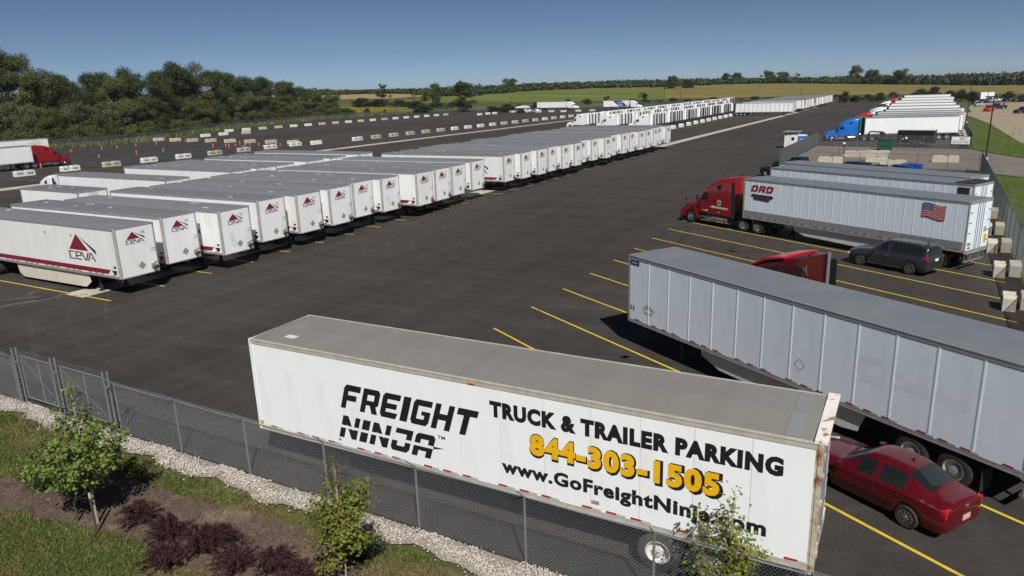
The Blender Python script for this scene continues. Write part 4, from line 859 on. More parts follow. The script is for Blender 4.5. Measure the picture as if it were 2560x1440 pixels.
deco(fn_, 'clearance_lamp', lambda b: b.box(-8.05, -7.85, 1.309, 1.335, 3.98, 4.02), M['lamp_amber'])
deco(fn_, 'corner_plate', lambda b: b.box(-.2, -.06, 1.308, 1.312, 1.3, 1.42), M['yellow_sign'])
deco(fn_, 'spec_plate', lambda b: (b.box(-3.35, -3.25, 1.296, 1.3, 1.40, 1.47), b.box(-11.4, -11.2, 1.296, 1.3, 1.42, 1.52)), M['grey_ink'])

# --- the silver-white trailer with posts
co = trailer('posted_trailer', 'long pale trailer with riveted side posts beside the red sedan', (-10.92, 29.21), -31.1, 1, skin='silver', roof='roofblue', rail='rail', post='rail', style='posts', npan=13, skirt='skirt_grey', cornerstyle='square')
cd = side(1.298)
deco(co, 'lettering', lambda b: (put_text(b, '53', lambda x, y: cd(.14 + x * .30, 1.68 + y * .2), 0, .03), [put_text(b, ch, (lambda i: lambda x, y: cd(1.02 + i * .115 + x * .095, 1.93 - .035 * (i - 2.5) ** 2 * .55 + y * .17 + 0 * x))(i), 0, .03) for i, ch in enumerate('CORBAR')], put_text(b, 'LOGISTICS', lambda x, y: cd(1.08 + x * .50, 1.68 + y * .10), 0, .03)), M['black_ink'], 'black lettering reading 53 CORBAR LOGISTICS')
deco(co, 'maker_plate', lambda b: b.box(-.72, -.16, 1.297, 1.312, 3.72, 3.9), M['navy_ink'])
deco(co, 'maker_lettering', lambda b: put_text(b, 'Great Dane', lambda x, y: side(1.3135)(.26 + x * .36, 3.77 + y * .09), 0, .01), M['white'])
deco(co, 'placard_frame', lambda b: [stroke(b, p, .022, cd) for p in ([(9.12, 2.16), (8.91, 1.96)], [(8.91, 1.96), (9.12, 1.75)], [(9.12, 1.75), (9.33, 1.96)], [(9.33, 1.96), (9.12, 2.16)])], M['grey_ink'])
deco(co, 'ghost_lettering', lambda b: (put_text(b, 'C', lambda x, y: side(1.2965)(11.2 + x * 1.0, 2.15 + y * .95), 0, .09), put_text(b, 'Celadon', lambda x, y: side(1.2965)(12.25 + x * 2.3 + y * .1, 2.28 + y * .55), 0, .05)), M['faded_ink'], 'faded ghost lettering reading Celadon')
deco(co, 'clearance_lamp', lambda b: b.tube((-7.9, 1.29, 1.06), (-7.9, 1.33, 1.06), .05, 10), M['lamp_red'])

# --- the lettered trailer behind the red tractor, and its two neighbours
dr = trailer('lettered_trailer', 'silver trailer with red initials and a flag, hitched to the red tractor', (-12.0, 56.43), -28.2, 1, skin='silver', roof='roofblue', style='posts', npan=26, skirt='skirt_grey', lower='rail', cornerstyle='square', gear=True)
dd = side(1.323)
deco(dr, 'lettering', lambda b: block_word(b, 'DRD', lambda x, y: dd(.68 + x * 1.92 + y * .14, 3.24 + y * .46)), M['red_ink'], 'red letters reading DRD')
deco(dr, 'banner', lambda b: (b.add([dd(*p) for p in ((.80, 2.84), (2.58, 2.78), (2.72, 2.88), (2.60, 3.02), (.82, 3.04), (.70, 2.94))], [(0, 1, 2, 3, 4, 5)]), b.add([dd(*p) for p in ((1.0, 2.64), (2.30, 2.58), (2.42, 2.66), (2.32, 2.76), (1.02, 2.80), (.92, 2.72))], [(0, 1, 2, 3, 4, 5)])), M['navy_ink'], 'two dark arrow-ended banners')
deco(dr, 'banner_lettering', lambda b: (put_text(b, 'TRUCKING INC.', lambda x, y: side(1.325)(.90 + x * 1.6, 2.87 + y * .10 - x * .03), 0, .02), put_text(b, 'RACINE, WI', lambda x, y: side(1.325)(1.1 + x * 1.1, 2.65 + y * .09 - x * .02), 0, .02)), M['red_ink'])
def flag(b):
    def f(x, y): return dd(13.50 + x * 1.38 - y * 0 + .02 * y, 2.90 + y * .86 + .07 * math.sin(x * 5.2 + .6) - .02 * x)
    n = 14
    for k in range(13):
        for i in range(n):
            x0, x1 = i / n, (i + 1) / n
            if k >= 6 and x1 <= .42: continue
            x0 = max(x0, .4286) if k >= 6 else x0
            b.add([f(x0, k / 13), f(x1, k / 13), f(x1, (k + 1) / 13), f(x0, (k + 1) / 13)], [(0, 1, 2, 3)], k % 2 if k % 2 else 0)
    for i in range(6): b.add([f(i / 14, 6 / 13), f((i + 1) / 14, 6 / 13), f((i + 1) / 14, 1), f(i / 14, 1)], [(0, 1, 2, 3)], 2)
deco(dr, 'flag_decal', flag, [M['red_ink'], M['pink_ink'], M['blue_ink']], 'waving flag decal with red and white stripes and a blue canton')
def stars(b):
    def f(x, y): return side(1.3255)(13.50 + x * 1.38 + .02 * y, 2.90 + y * .86 + .07 * math.sin(x * 5.2 + .6) - .02 * x)
    for r_ in range(9):
        for c_ in range(6 if r_ % 2 == 0 else 5):
            x, y = .035 + (c_ + (0 if r_ % 2 == 0 else .5)) * .066, 6 / 13 + .05 + r_ * .054; P = []
            for q in range(10): a = math.pi / 2 + q * math.pi / 5; ro = 1 if q % 2 == 0 else .42; P.append(f(x + .020 * ro * math.cos(a), y + .034 * ro * math.sin(a)))
            b.add(P, [tuple(range(10))])
deco(dr, 'flag_stars', stars, M['white_tape'])
deco(dr, 'door_number', lambda b: put_text(b, '2821', lambda x, y: (-16.19, 1.08 - x * .42, 1.5 + y * .16), 0, .02), M['black_ink'], 'black door number 2821')
deco(dr, 'door_sticker', lambda b: (b.box(-16.19, -16.182, -.98, -.72, 1.5, 2.0, 0), b.box(-16.19, -16.182, .74, 1.02, 1.32, 1.42, 1), b.box(-16.19, -16.182, -.85, -.6, 2.15, 2.45, 2)), [M['yellow_sign'], M['blue_ink'], M['grey_ink']])
e1 = trailer('dented_trailer', 'silver trailer with a missing rear side panel, second behind the red tractor rig', (-11.6, 64.35), -27.6, 1, skin='silver', roof='roofblue', style='posts', npan=26, cornerstyle='square')
deco(e1, 'open_panel', lambda b: b.box(-15.9, -15.15, 1.297, 1.322, 2.9, 3.85), M['under'], 'dark gap where a side panel is missing')
deco(e1, 'torn_roof_edge', lambda b: b.box(-16.2, -14.9, -1.28, 1.28, 4.13, 4.16), M['under'])
trailer('plain_trailer', 'silver trailer farthest back in the near right row, next to the gate court', (-11.6, 68.4), -28.6, 1, skin='silver', roof='roofblue', style='posts', npan=26, cornerstyle='square')

# --- the long row of white trailers with a triangle logo on the nose
front_px = [(281, 573), (400, 544), (544, 526), (642, 502), (739, 485), (820, 470), (881, 455), (951, 444), (1039, 433), (1086, 423), (1128, 413), (1177, 403), (1260, 387), (1302, 381), (1343, 374), (1370, 368), (1407, 362), (1429, 358),
            (1454, 351), (1479, 347), (1515, 342), (1533, 337), (1552, 334), (1571, 329.5), (1592, 327), (1611, 322), (1629, 320), (1651, 315), (1671, 313)]
idx = list(range(12)) + list(range(13, 30)); jit = random.Random(3)
for i, (p, k) in enumerate(zip(front_px, idx)):
    x, y = UP(*p, 4.11); y0 = 24.86 + 3.497 * k; x = max(-42.6, min(-39.9, x)) if i < 22 else -40.9 + jit.uniform(-.5, .5)
    y = y0 + max(-.35, min(.35, y - y0)) if i < 16 else y0 + jit.uniform(-.15, .15)
    L = 17.3
    t = trailer('logo_trailer', 'white trailer with maroon triangle logo, %s from near end of the long row' % o_(i), (x, y), 180 + jit.uniform(-.5, .5), -1, L=L, skin='white' if i % 4 else 'cream', rail='rail', skirt='skirt' if i < 14 else None, group='white trailers nosed up to the aisle', full=i < 16)
    # the mapper above puts the root at corner + W/2 along +90 deg of ang; here the near side is the right side, so shift
    t.location.y += 2.59; t.scale.z = jit.uniform(.985, 1.012)
    hw = 1.295
    part(t, 'nose_logo', 'ceva_front', lambda b: triangle_logo(b, lambda a_, b_: (.004, -.62 + a_ * 1.22, 3.06 + b_ * .70)), [M['maroon_ink'], M['navy_ink']])
    part(t, 'side_logo', 'ceva_side', lambda b: triangle_logo(b, lambda a_, b_: (-4.87 + a_ * 2.85, -hw - .003, 1.98 + b_ * 1.60)), [M['maroon_ink'], M['navy_ink']])
    def stripe(b):
        y_ = -hw - .003
        b.add([(-1.15, y_, 1.34), (-.85, y_, 1.62), (-L + .15, y_, 1.62), (-L + .15, y_, 1.34)][::-1], [(0, 1, 2, 3)], 0)
        b.add([(-.78, y_, 1.60), (-.56, y_, 1.33), (-.34, y_, 1.36), (-.26, y_, 1.60)], [(0, 1, 2, 3)], 1); b.box(-.52, -.30, y_ - .001, y_ + .002, 1.72, 1.86, 1)
    part(t, 'side_stripe', 'ceva_stripe', stripe, [M['maroon_ink'], M['navy_ink']])
    def plac(b):
        b.add([(.004, .15, 1.42), (.004, .40, 1.66), (.004, .15, 1.92), (.004, -.10, 1.66)], [(0, 1, 2, 3)])
    part(t, 'nose_placard', 'ceva_plac', plac, M['grey_ink'])
    part(t, 'connector_box', 'ceva_box', lambda b: (b.box(.0, .10, .72, .98, 1.40, 1.66, 0), [b.path([(.10, .80 + j * .05, 1.5), (.16, .78 + j * .06, 1.36), (.12, .80 + j * .05, 1.16)], .018, 5, 1) for j in range(4)], b.tube((.0, 1.10, 1.42), (.06, 1.10, 1.42), .075, 12, m=2), b.box(.0, .012, .92, 1.18, 1.62, 1.74, 3)), [M['grey_ink'], M['under'], M['navy_ink'], M['yellow_sign']])
    part(t, 'nose_marks', 'ceva_marks', lambda b: (b.box(.0, .005, .42, .46, 3.55, 3.72), b.box(.0, .005, .56, .60, 3.55, 3.72), put_text(b, 'CAUTION', lambda a_, b_: (.004, .86 + a_ * .3, 2.52 + b_ * .07), 0, .01), put_text(b, "12'6 HIGH", lambda a_, b_: (.004, .86 + a_ * .3, 2.38 + b_ * .07), 0, .01)), M['navy_ink'])
    part(t, 'side_marks', 'ceva_smarks', lambda b: [b.box(-x_ - .16, -x_, -hw - .003, -hw - .0005, 3.35, 3.55) for x_ in (4.3, 7.1)], M['grey_ink'])
    if i == 2 or i == 7: part(t, 'placard_outline', 'ceva_outl', lambda b: [stroke(b, [(q[0] - .2, q[1]), (q[0], q[1] + .22), (q[0] + .2, q[1]), (q[0], q[1] - .22), (q[0] - .2, q[1])], .018, lambda a_, b_: (.004, a_, b_)) for q in ((-.45, 2.25), (-.35, 1.8))], M['grey_ink'])

# --- the row backed onto it, tail to tail
def tailrow(i, px, L, lab, rear=-60.9, **kw):
    x, y = UP(*px, 4.11)
    t = trailer('plain_trailer', lab, (rear - L, y), 0, 1, L=L, skin='white', roof='roof', cornerstyle='square', **kw); t.rotation_euler.z = math.pi; return t
tr_rows = [((205, 480), 8.6, 'short white pup trailer parked behind the first long-row trailers'), ((428, 450), 17.3, 'white trailer hitched to a white tractor behind the long row'),
           ((570, 427), 17.3, 'white trailer tail to tail with the long row, nearest of a group of five'), ((641, 418), 17.3, 'white trailer tail to tail with the long row, second of a group of five'), ((703, 412), 17.3, 'white trailer tail to tail with the long row, third of a group of five'),
           ((768, 401), 17.3, 'white trailer tail to tail with the long row, fourth of a group of five'), ((830, 393), 17.3, 'white trailer tail to tail with the long row, last of a group of five'), ((925, 384), 18.2, 'white trailer with faded red lettering on its doors behind the long row')]
WR = [tailrow(i, *t) for i, t in enumerate(tr_rows)]
deco(WR[7], 'door_lettering', lambda b: put_text(b, 'Drive', lambda x, y: (-18.252, 1.12 - x * 1.9, 3.45 + y * .34), 0, .0), M['orange_ink'], 'faded red lettering reading Drive')

# --- other trailers
hull = trailer('ribbed_trailer', 'white outside-post trailer with dark ribs parked across the strip', (-57.6, 252.0), 0.4, 1, L=18.0, skin='white', rail='rail', style='ribbed', npan=13, cornerstyle='square', gear=True)
hull.rotation_euler.z = R(.4)      # nose points right
hull.location.x += 18.0 * math.cos(R(.4))
go = trailer('plain_trailer', 'white trailer with a round blue logo behind the ribbed one', (-41.2, 266), 180, -1, L=17.3, skin='white', cornerstyle='square'); go.location.y += 2.59
deco(go, 'side_logo', lambda b: (b.prism([(-2.6 + .42 * math.cos(k * .5236), 2.9 + .26 * math.sin(k * .5236)) for k in range(12)], -1.303, -1.298), put_text(b, 'GO', lambda x, y: (-3.7 + x * .8, -1.299, 2.7 + y * .4), 0, .05), b.box(-1.3, -.3, -1.303, -1.298, 2.42, 2.56, 1)), [M['blue_ink'], M['grey_ink']])
for i in range(18):
    y = 276 + i * 4.6 + (0 if i % 5 else 2)
    t = trailer('plain_trailer', 'pale trailer in the far row behind the ribbed one, %s from the near end' % o_(i), (-41.0 + (i % 3) * .5, y), 180, -1, L=17.3, skin='white' if i % 3 else 'cream', cornerstyle='square', style='plain', full=False, tape=False, group='far trailer row', dark_nose=False)
    t.location.y += 2.59
    if i in (1, 5): deco(t, 'nose_mark', lambda b: b.box(.01, .03, -.9, .9, 2.2, 4.0), M['navy_ink'])

# ================================================================== SEMI TRACTORS
def tractor(name, label, pos, heading, paint, small=False, group=None, extender='plastic', arrow=False, bumper='plastic', roofcap=None, cat='semi tractor'):
    "pos: ground point under the middle of the bumper; heading: direction it faces (deg); local x points forward"
    root = empty(name, (pos[0], pos[1], 0), R(heading), label, cat, group); p = M[paint]
    def cab(b): b.loft([(-1.92, .98, 1.15, 1.98, .12), (-2.04, 1.12, 1.02, 2.06, .14), (-2.62, 1.18, 1.0, 2.84, .22), (-2.80, 1.20, 1.0, 3.02, .24), (-3.25, 1.22, 1.0, 3.40, .28), (-3.85, 1.23, 1.0, 3.69, .32), (-4.6, 1.24, 1.0, 3.90, .34), (-5.35, 1.24, 1.0, 3.98, .34), (-5.5, 1.22, 1.0, 3.97, .34)])
    part(root, 'cab', ('cab', paint), cab, p, 35)
    def hood(b):
        b.loft([(-.12, .62, .80, 1.40, .16), (-.20, .72, .72, 1.52, .2), (-.6, .80, .72, 1.66, .22), (-1.3, .90, .72, 1.80, .22), (-1.95, 1.00, .72, 1.95, .2)])
        for s in (1, -1):
            arc = [(-1.25 + .60 * math.cos(a), .52 + .60 * math.sin(a)) for a in np.linspace(math.pi * .98, .02, 9)]
            out = [(-.22, .50), (-.14, .80), (-.22, 1.05), (-.55, 1.24), (-1.1, 1.36), (-1.7, 1.34), (-2.1, 1.22), (-2.12, .50)]
            b.prism(out[::-1][0:1] + arc[0:0] + [(-2.12, .50), (-1.86, .50)] + arc + [(-.64, .50)] + out[:-1] if False else [(-2.12, .50)] + [(-1.86, .52)] + arc[1:-1] + [(-.64, .52)] + out[:-1], *sorted((s * .70, s * 1.17)))
    part(root, 'hood', ('hood', paint), hood, p, 35)
    part(root, 'windshield', ('wsh', 0), lambda b: b.loft([(-2.06, 1.02, 2.02, 2.085, .03), (-2.56, 1.10, 2.70, 2.79, .04)], arc=2) if False else b.add([(-2.02, -.98, 2.09), (-2.02, .98, 2.09), (-2.53, 1.02, 2.74), (-2.53, -1.02, 2.74)], [(0, 1, 2, 3)]), M['glass_grey'])
    for s in (1, -1):
        part(root, 'side_window', ('swin', s), lambda b: b.prism([(-2.38, 2.08), (-3.15, 2.08), (-3.15, 2.66), (-2.70, 2.66)], *sorted((s * 1.225, s * 1.236))), M['glass'])
        if not small or True:
            part(root, 'sleeper_window', ('slwin', s), lambda b: b.prism([(-4.05, 3.0), (-4.45, 3.05), (-4.55, 3.45), (-4.05, 3.3)], *sorted((s * 1.235, s * 1.247))), M['glass'])
    part(root, 'chassis', 'tchas', lambda b: (b.box(-8.5, -.4, -.46, -.36, .78, .98), b.box(-8.5, -.4, .36, .46, .78, .98), b.box(-5.5, -2.1, -1.1, 1.1, .82, 1.0), b.box(-8.2, -6.4, -.45, .45, .98, 1.04), b.box(-7.9, -6.9, -.5, .5, 1.04, 1.10), b.box(-6.2, -5.55, -.9, .9, .98, 1.06), b.tube((-1.25, -.9, .52), (-1.25, .9, .52), .06, 6), b.tube((-6.71, -.9, .52), (-6.71, .9, .52), .08, 6), b.tube((-8.05, -.9, .52), (-8.05, .9, .52), .08, 6)), M['under'])
    part(root, 'bumper', ('bump', bumper), lambda b: b.loft([(-.0, .85, .32, .74, .08), (-.12, 1.14, .30, .80, .08), (-.34, 1.19, .30, .80, .08)]), M[bumper], 35)
    part(root, 'grille', 'grille', lambda b: (b.box(-.13, -.085, -.52, .52, .82, 1.34), [b.box(-.085, -.072, -.50, .50, z, z + .03, 1) for z in np.arange(.86, 1.32, .07)]), [M['under'], M['chrome']])
    for s in (1, -1):
        part(root, 'headlight', ('hl', s), lambda b: b.loft([(-.16, .10, .86, 1.02, .03), (-.50, .13, .90, 1.16, .04)], arc=2), M['lamp_clear'], 40, loc=(0, s * .98, 0))
        part(root, 'fuel_tank', ('tank', s), lambda b: (b.tube((-3.55, s * .90, .64), (-5.15, s * .90, .64), .33, 18), b.tube((-3.85, s * .90, .64), (-3.92, s * .90, .64), .345, 18, m=1), b.tube((-4.85, s * .90, .64), (-4.92, s * .90, .64), .345, 18, m=1)), [M['chrome'], M['under']], 40)
        part(root, 'step', ('step', s), lambda b: (b.box(-3.45, -2.3, *sorted((s * .7, s * 1.16)), .36, .46), b.box(-3.45, -2.3, *sorted((s * .7, s * 1.12)), .66, .74), b.box(-3.45, -2.3, *sorted((s * .66, s * .7)), .36, .95)), M['chrome'])
        part(root, 'mirror', ('mir', s), lambda b: (b.box(-2.22, -2.12, *sorted((s * 1.30, s * 1.46)), 1.95, 2.45), b.tube((-2.2, s * 1.15, 2.05), (-2.17, s * 1.32, 2.1), .02, 5), b.tube((-2.2, s * 1.15, 2.35), (-2.17, s * 1.32, 2.35), .02, 5)), M['plastic'])
        part(root, 'side_extender', ('ext', s, extender), lambda b: b.prism([(-5.5, 1.05), (-5.5, 3.70), (-5.82, 3.66), (-5.86, 1.05)], *sorted((s * 1.19, s * 1.23))), M[extender])
        if not small:
            part(root, 'hood_mirror', ('hmir', s), lambda b: (b.tube((-.7, s * .86, 1.38), (-.55, s * 1.02, 1.86), .014, 5), b.box(-.60, -.52, *sorted((s * .96, s * 1.10)), 1.82, 1.98)), M['plastic'])
            d = part(root, 'door', ('door', s, paint), lambda b: b.prism([(-2.30, 1.08), (-2.30, 2.02), (-2.66, 2.74), (-3.24, 2.74), (-3.24, 1.08)], *sorted((s * 1.205, s * 1.222))), p)
            part(d, 'door_handle', ('dh', s), lambda b: b.box(-3.18, -3.02, *sorted((s * 1.222, s * 1.24)), 1.72, 1.77), M['plastic'])
            part(root, 'bunk_door', ('bunk', s, paint), lambda b: b.box(-4.62, -4.02, *sorted((s * 1.236, s * 1.246)), 1.35, 2.45), p)
            part(root, 'mudflap', ('tflap', s), lambda b: b.box(-8.66, -8.64, *sorted((s * .65, s * 1.2)), .2, .85), M['plastic'])
    for y in (1, -1):
        if small:
            for x in (1.25, 6.71, 8.05): part(root, 'wheel', ('wh_small', x > 2), lambda b: b.tube((0, -.16 if x < 2 else -.29, .52), (0, .16 if x < 2 else .29, .52), .52, 12), M['rubber'], loc=(-x, y * (.98 if x < 2 else .9), 0))
        else:
            wheel(root, -1.25, y * 1.0, .52, .30, 'flat', 'rubber', 'chrome')
            for x in (6.71, 8.05): wheel(root, -x, y * .92, .52, .58, 'dish', 'rubber', 'chrome')
    if not small:
        part(root, 'antenna', 'ant', lambda b: (b.tube((-2.7, 1.15, 2.9), (-2.75, 1.18, 3.9), .008, 4), b.tube((-5.2, .0, 3.98), (-5.5, .0, 4.22), .03, 6)), M['plastic'])
        part(root, 'air_lines', 'airl', lambda b: (b.path([(-5.5, -.3, 2.1), (-5.9, -.25, 1.6), (-6.3, -.1, 1.35)], .02, 5), b.path([(-5.5, .1, 2.1), (-5.9, .1, 1.5), (-6.3, 0, 1.3)], .02, 5)), M['under'])
    return root
def front_of(trailer_root, ahead):
    "a point ahead of a trailer nose, and its heading"
    a = trailer_root.rotation_euler.z; x, y = trailer_root.location.x, trailer_root.location.y
    return (x + math.cos(a) * ahead, y + math.sin(a) * ahead), math.degrees(a)
p, h = front_of(dr, 6.75)
t1 = tractor('red_tractor', 'red sleeper tractor with a white arrow hitched to the lettered silver trailer', p, h, 'red')
deco(t1, 'arrow_decal', lambda b: (b.add([(-3.35, 1.252, 1.60), (-3.85, 1.252, 1.46), (-3.85, 1.252, 1.74)], [(0, 1, 2)]), b.add([(-3.85, 1.252, 1.53), (-5.2, 1.252, 1.50), (-5.2, 1.252, 1.64), (-3.85, 1.252, 1.67)], [(0, 1, 2, 3)])), M['white_tape'], 'white arrow decal')
deco(t1, 'emblem_decal', lambda b: (b.prism([(-4.10, 1.78), (-4.54, 1.78)] + [(-4.32 - .22 * math.cos(k * .5236), 2.0 + .22 * math.sin(k * .5236)) for k in range(6, -1, -1)], 1.247, 1.250, 0), b.box(-4.37, -4.27, 1.2505, 1.253, 1.86, 2.14, 1)), [M['white_tape'], M['black_ink']])
deco(t1, 'door_marks', lambda b: (b.box(-2.9, -2.62, 1.223, 1.226, 1.22, 1.28), b.box(-3.15, -2.95, 1.223, 1.226, 1.18, 1.32), b.box(-4.4, -4.2, 1.247, 1.25, 1.2, 1.25)), M['white_tape'])
h0 = 151.8
rx, ry = -4.0, 34.4
t2 = tractor('red_tractor', 'dark red tractor without a trailer, half hidden behind the posted trailer', (rx - 5.6 * math.cos(R(-29)) , ry - 5.6 * math.sin(R(-29))), 151, 'dark_red'); t2.scale.z = .87
deco(t2, 'roof_fairing_shell', lambda b: (b.prism([(-2.95, 3.22), (-3.8, 3.78), (-4.75, 3.99), (-4.85, 3.95), (-3.85, 3.68), (-3.0, 3.16)], 1.16, 1.26), b.loft([(-3.0, 1.2, 3.1, 3.24, .05), (-3.8, 1.22, 3.6, 3.78, .06), (-4.8, 1.22, 3.9, 4.02, .06)], arc=2)), M['bright_red'], 'bright red upper fairing')
deco(t2, 'back_ladder', lambda b: (b.tube((-5.52, .75, 3.5), (-5.56, .45, 3.05), .02, 5), b.tube((-5.52, .55, 3.6), (-5.54, .55, 3.15), .02, 5), b.tube((-5.6, -.9, 1.2), (-5.6, -.9, 4.05), .09, 10)), M['galv'])
p, h = front_of(WR[1], 6.75); tractor('white_tractor', 'white sleeper tractor hitched behind the long row, nose to the empty yard', p, h, 'truckwhite')
# the red rig driving along the back of the yard
lt = trailer('plain_trailer', 'dirty white trailer pulled by the red rig at the left edge', (-139.7, 72.9), -90, -1, skin='cream', cornerstyle='square', skirt=None); lt.location.x = -141.0; lt.rotation_euler.z = R(90)
tractor('red_tractor', 'red sleeper tractor of the rig at the left edge of the yard', (-141.0, 72.9 + 6.75), 90, 'red', extender='red')
nt_ = trailer('plain_trailer', 'white trailer with an orange logo behind the red rig', (-164.3, 89.4), -90, -1, skin='white', cornerstyle='square'); nt_.location.x = -165.6; nt_.rotation_euler.z = R(90)
deco(nt_, 'side_logo', lambda b: ([stroke(b, [(x0, z), (x1, z + .1)], .08, lambda s, z_: (-s, -1.299, z_)) for x0, x1, z in ((1.4, 3.6, 3.4), (1.8, 3.3, 3.62), (1.3, 4.3, 3.15), (1.5, 4.0, 2.9), (1.1, 4.2, 2.6))]), M['orange_ink'], 'faded orange striped logo')
# rigs on the far side
fx = UP(1350, 277); fw = trailer('plain_trailer', 'white trailer of the semi parked beside the far fence', (-173.5, 338.5), 180, -1, skin='white', cornerstyle='square', full=False); fw.rotation_euler.z = 0; fw.location.x = -160.5; fw.location.y = 340
tractor('white_tractor', 'white tractor of the semi parked beside the far fence', (-160.5 + 6.75, 340), 0, 'truckwhite', extender='truckwhite')
qx, qy = UP(1510, 274); qd = trailer('plain_trailer', 'white refrigerated trailer with a blue diagonal panel near the far fence', (-139, 336), 0, 1, L=12.5, skin='white', cornerstyle='square', full=False); qd.rotation_euler.z = R(2); qd.location.x = -127.0; qd.location.y = 338
deco(qd, 'side_print', lambda b: b.add([(-7.9, -1.299, 4.0), (-3.4, -1.299, 4.0), (-.4, -1.299, 1.35), (-4.6, -1.299, 1.35)][::-1], [(0, 1, 2, 3)]), M['blue_ink'], 'blue diagonal panel')
deco(qd, 'side_lettering', lambda b: (put_text(b, 'QUAD', lambda x, y: (-5.4 + x * 2.6, -1.303, 2.7 + y * .7), 0, .05), put_text(b, 'RIDE', lambda x, y: (-5.0 + x * 2.2, -1.303, 1.75 + y * .6), 0, .05)), M['white_tape'])
tractor('white_tractor', 'white tractor of the blue-panelled rig near the far fence', (-127.0 + 6.6, 338.2), 2, 'truckwhite', small=True)
# ranks of new white tractors
ranks = [(-62.4, 181, 25, 'nearest the aisle', None), (-72.6, 183.5, 34, 'in the middle', None), (-82.8, 187.5, 48, 'farthest from the aisle', 3)]
for ci, (xb, y0, n, where, gap) in enumerate(ranks):
    k = 0
    for i in range(n):
        if gap is not None and i == gap: continue
        y = y0 + i * 3.62 + jit.uniform(-.12, .12); xo = jit.uniform(-.35, .35)
        tractor('white_tractor', '%s white tractor of the rank %s' % (o_(k), where), (xb + xo - 5.6, y), 180 + jit.uniform(-.6, .6), 'truckwhite', small=True, group='ranks of white tractors', extender='truckwhite' if i % 4 == 0 else 'plastic'); k += 1
# the right row of rigs
rigs = [(148.2, 17, 'blue', 'blue', 'white', 'closest to the gate court', .0), (155.5, 15, 'teal', 'teal', 'white', 'second from the gate court', .6), (163.5, 14, None, None, 'white', 'third from the gate court', 1.0),
        (172.5, 13, 'bright_red', 'bright red', 'white', 'fourth from the gate court', .4), (184.5, 13, None, None, 'white', 'fifth from the gate court', 1.2), (204, 13, 'truckwhite', 'white', 'white', 'sixth from the gate court', .8), (226, 12, 'navy', 'dark navy', 'white', 'seventh from the gate court', .2),
        (251, 12, 'truckwhite', 'white', 'white', 'eighth from the gate court', 0), (280, 12, 'bright_red', 'red', 'white', 'ninth from the gate court', .5), (318, 12, None, None, 'white', 'farthest from the gate court', 0)]
for y, ang, tp, nm, sk, lab, dx in rigs:
    t = trailer('plain_trailer', 'white trailer in the right row of rigs, %s' % lab, (-10.9 + dx, y), ang, 1, L=15.4, skin=sk, cornerstyle='square', roof='roof', dark_nose=True, full=y < 200, tape=y < 200)
    if tp:
        p, h = front_of(t, 6.6); tractor('%s_tractor' % nm.split()[-1], '%s sleeper tractor in the right row of rigs, %s' % (nm, lab), p, h, tp, small=y > 160, bumper='plastic')
tractor('white_tractor', 'white tractor without trailer between the far right rigs', (-16, 196), 197, 'truckwhite', small=True)
tractor('white_tractor', 'white tractor without trailer behind the bright red one', (-15, 214), 195, 'truckwhite', small=True)

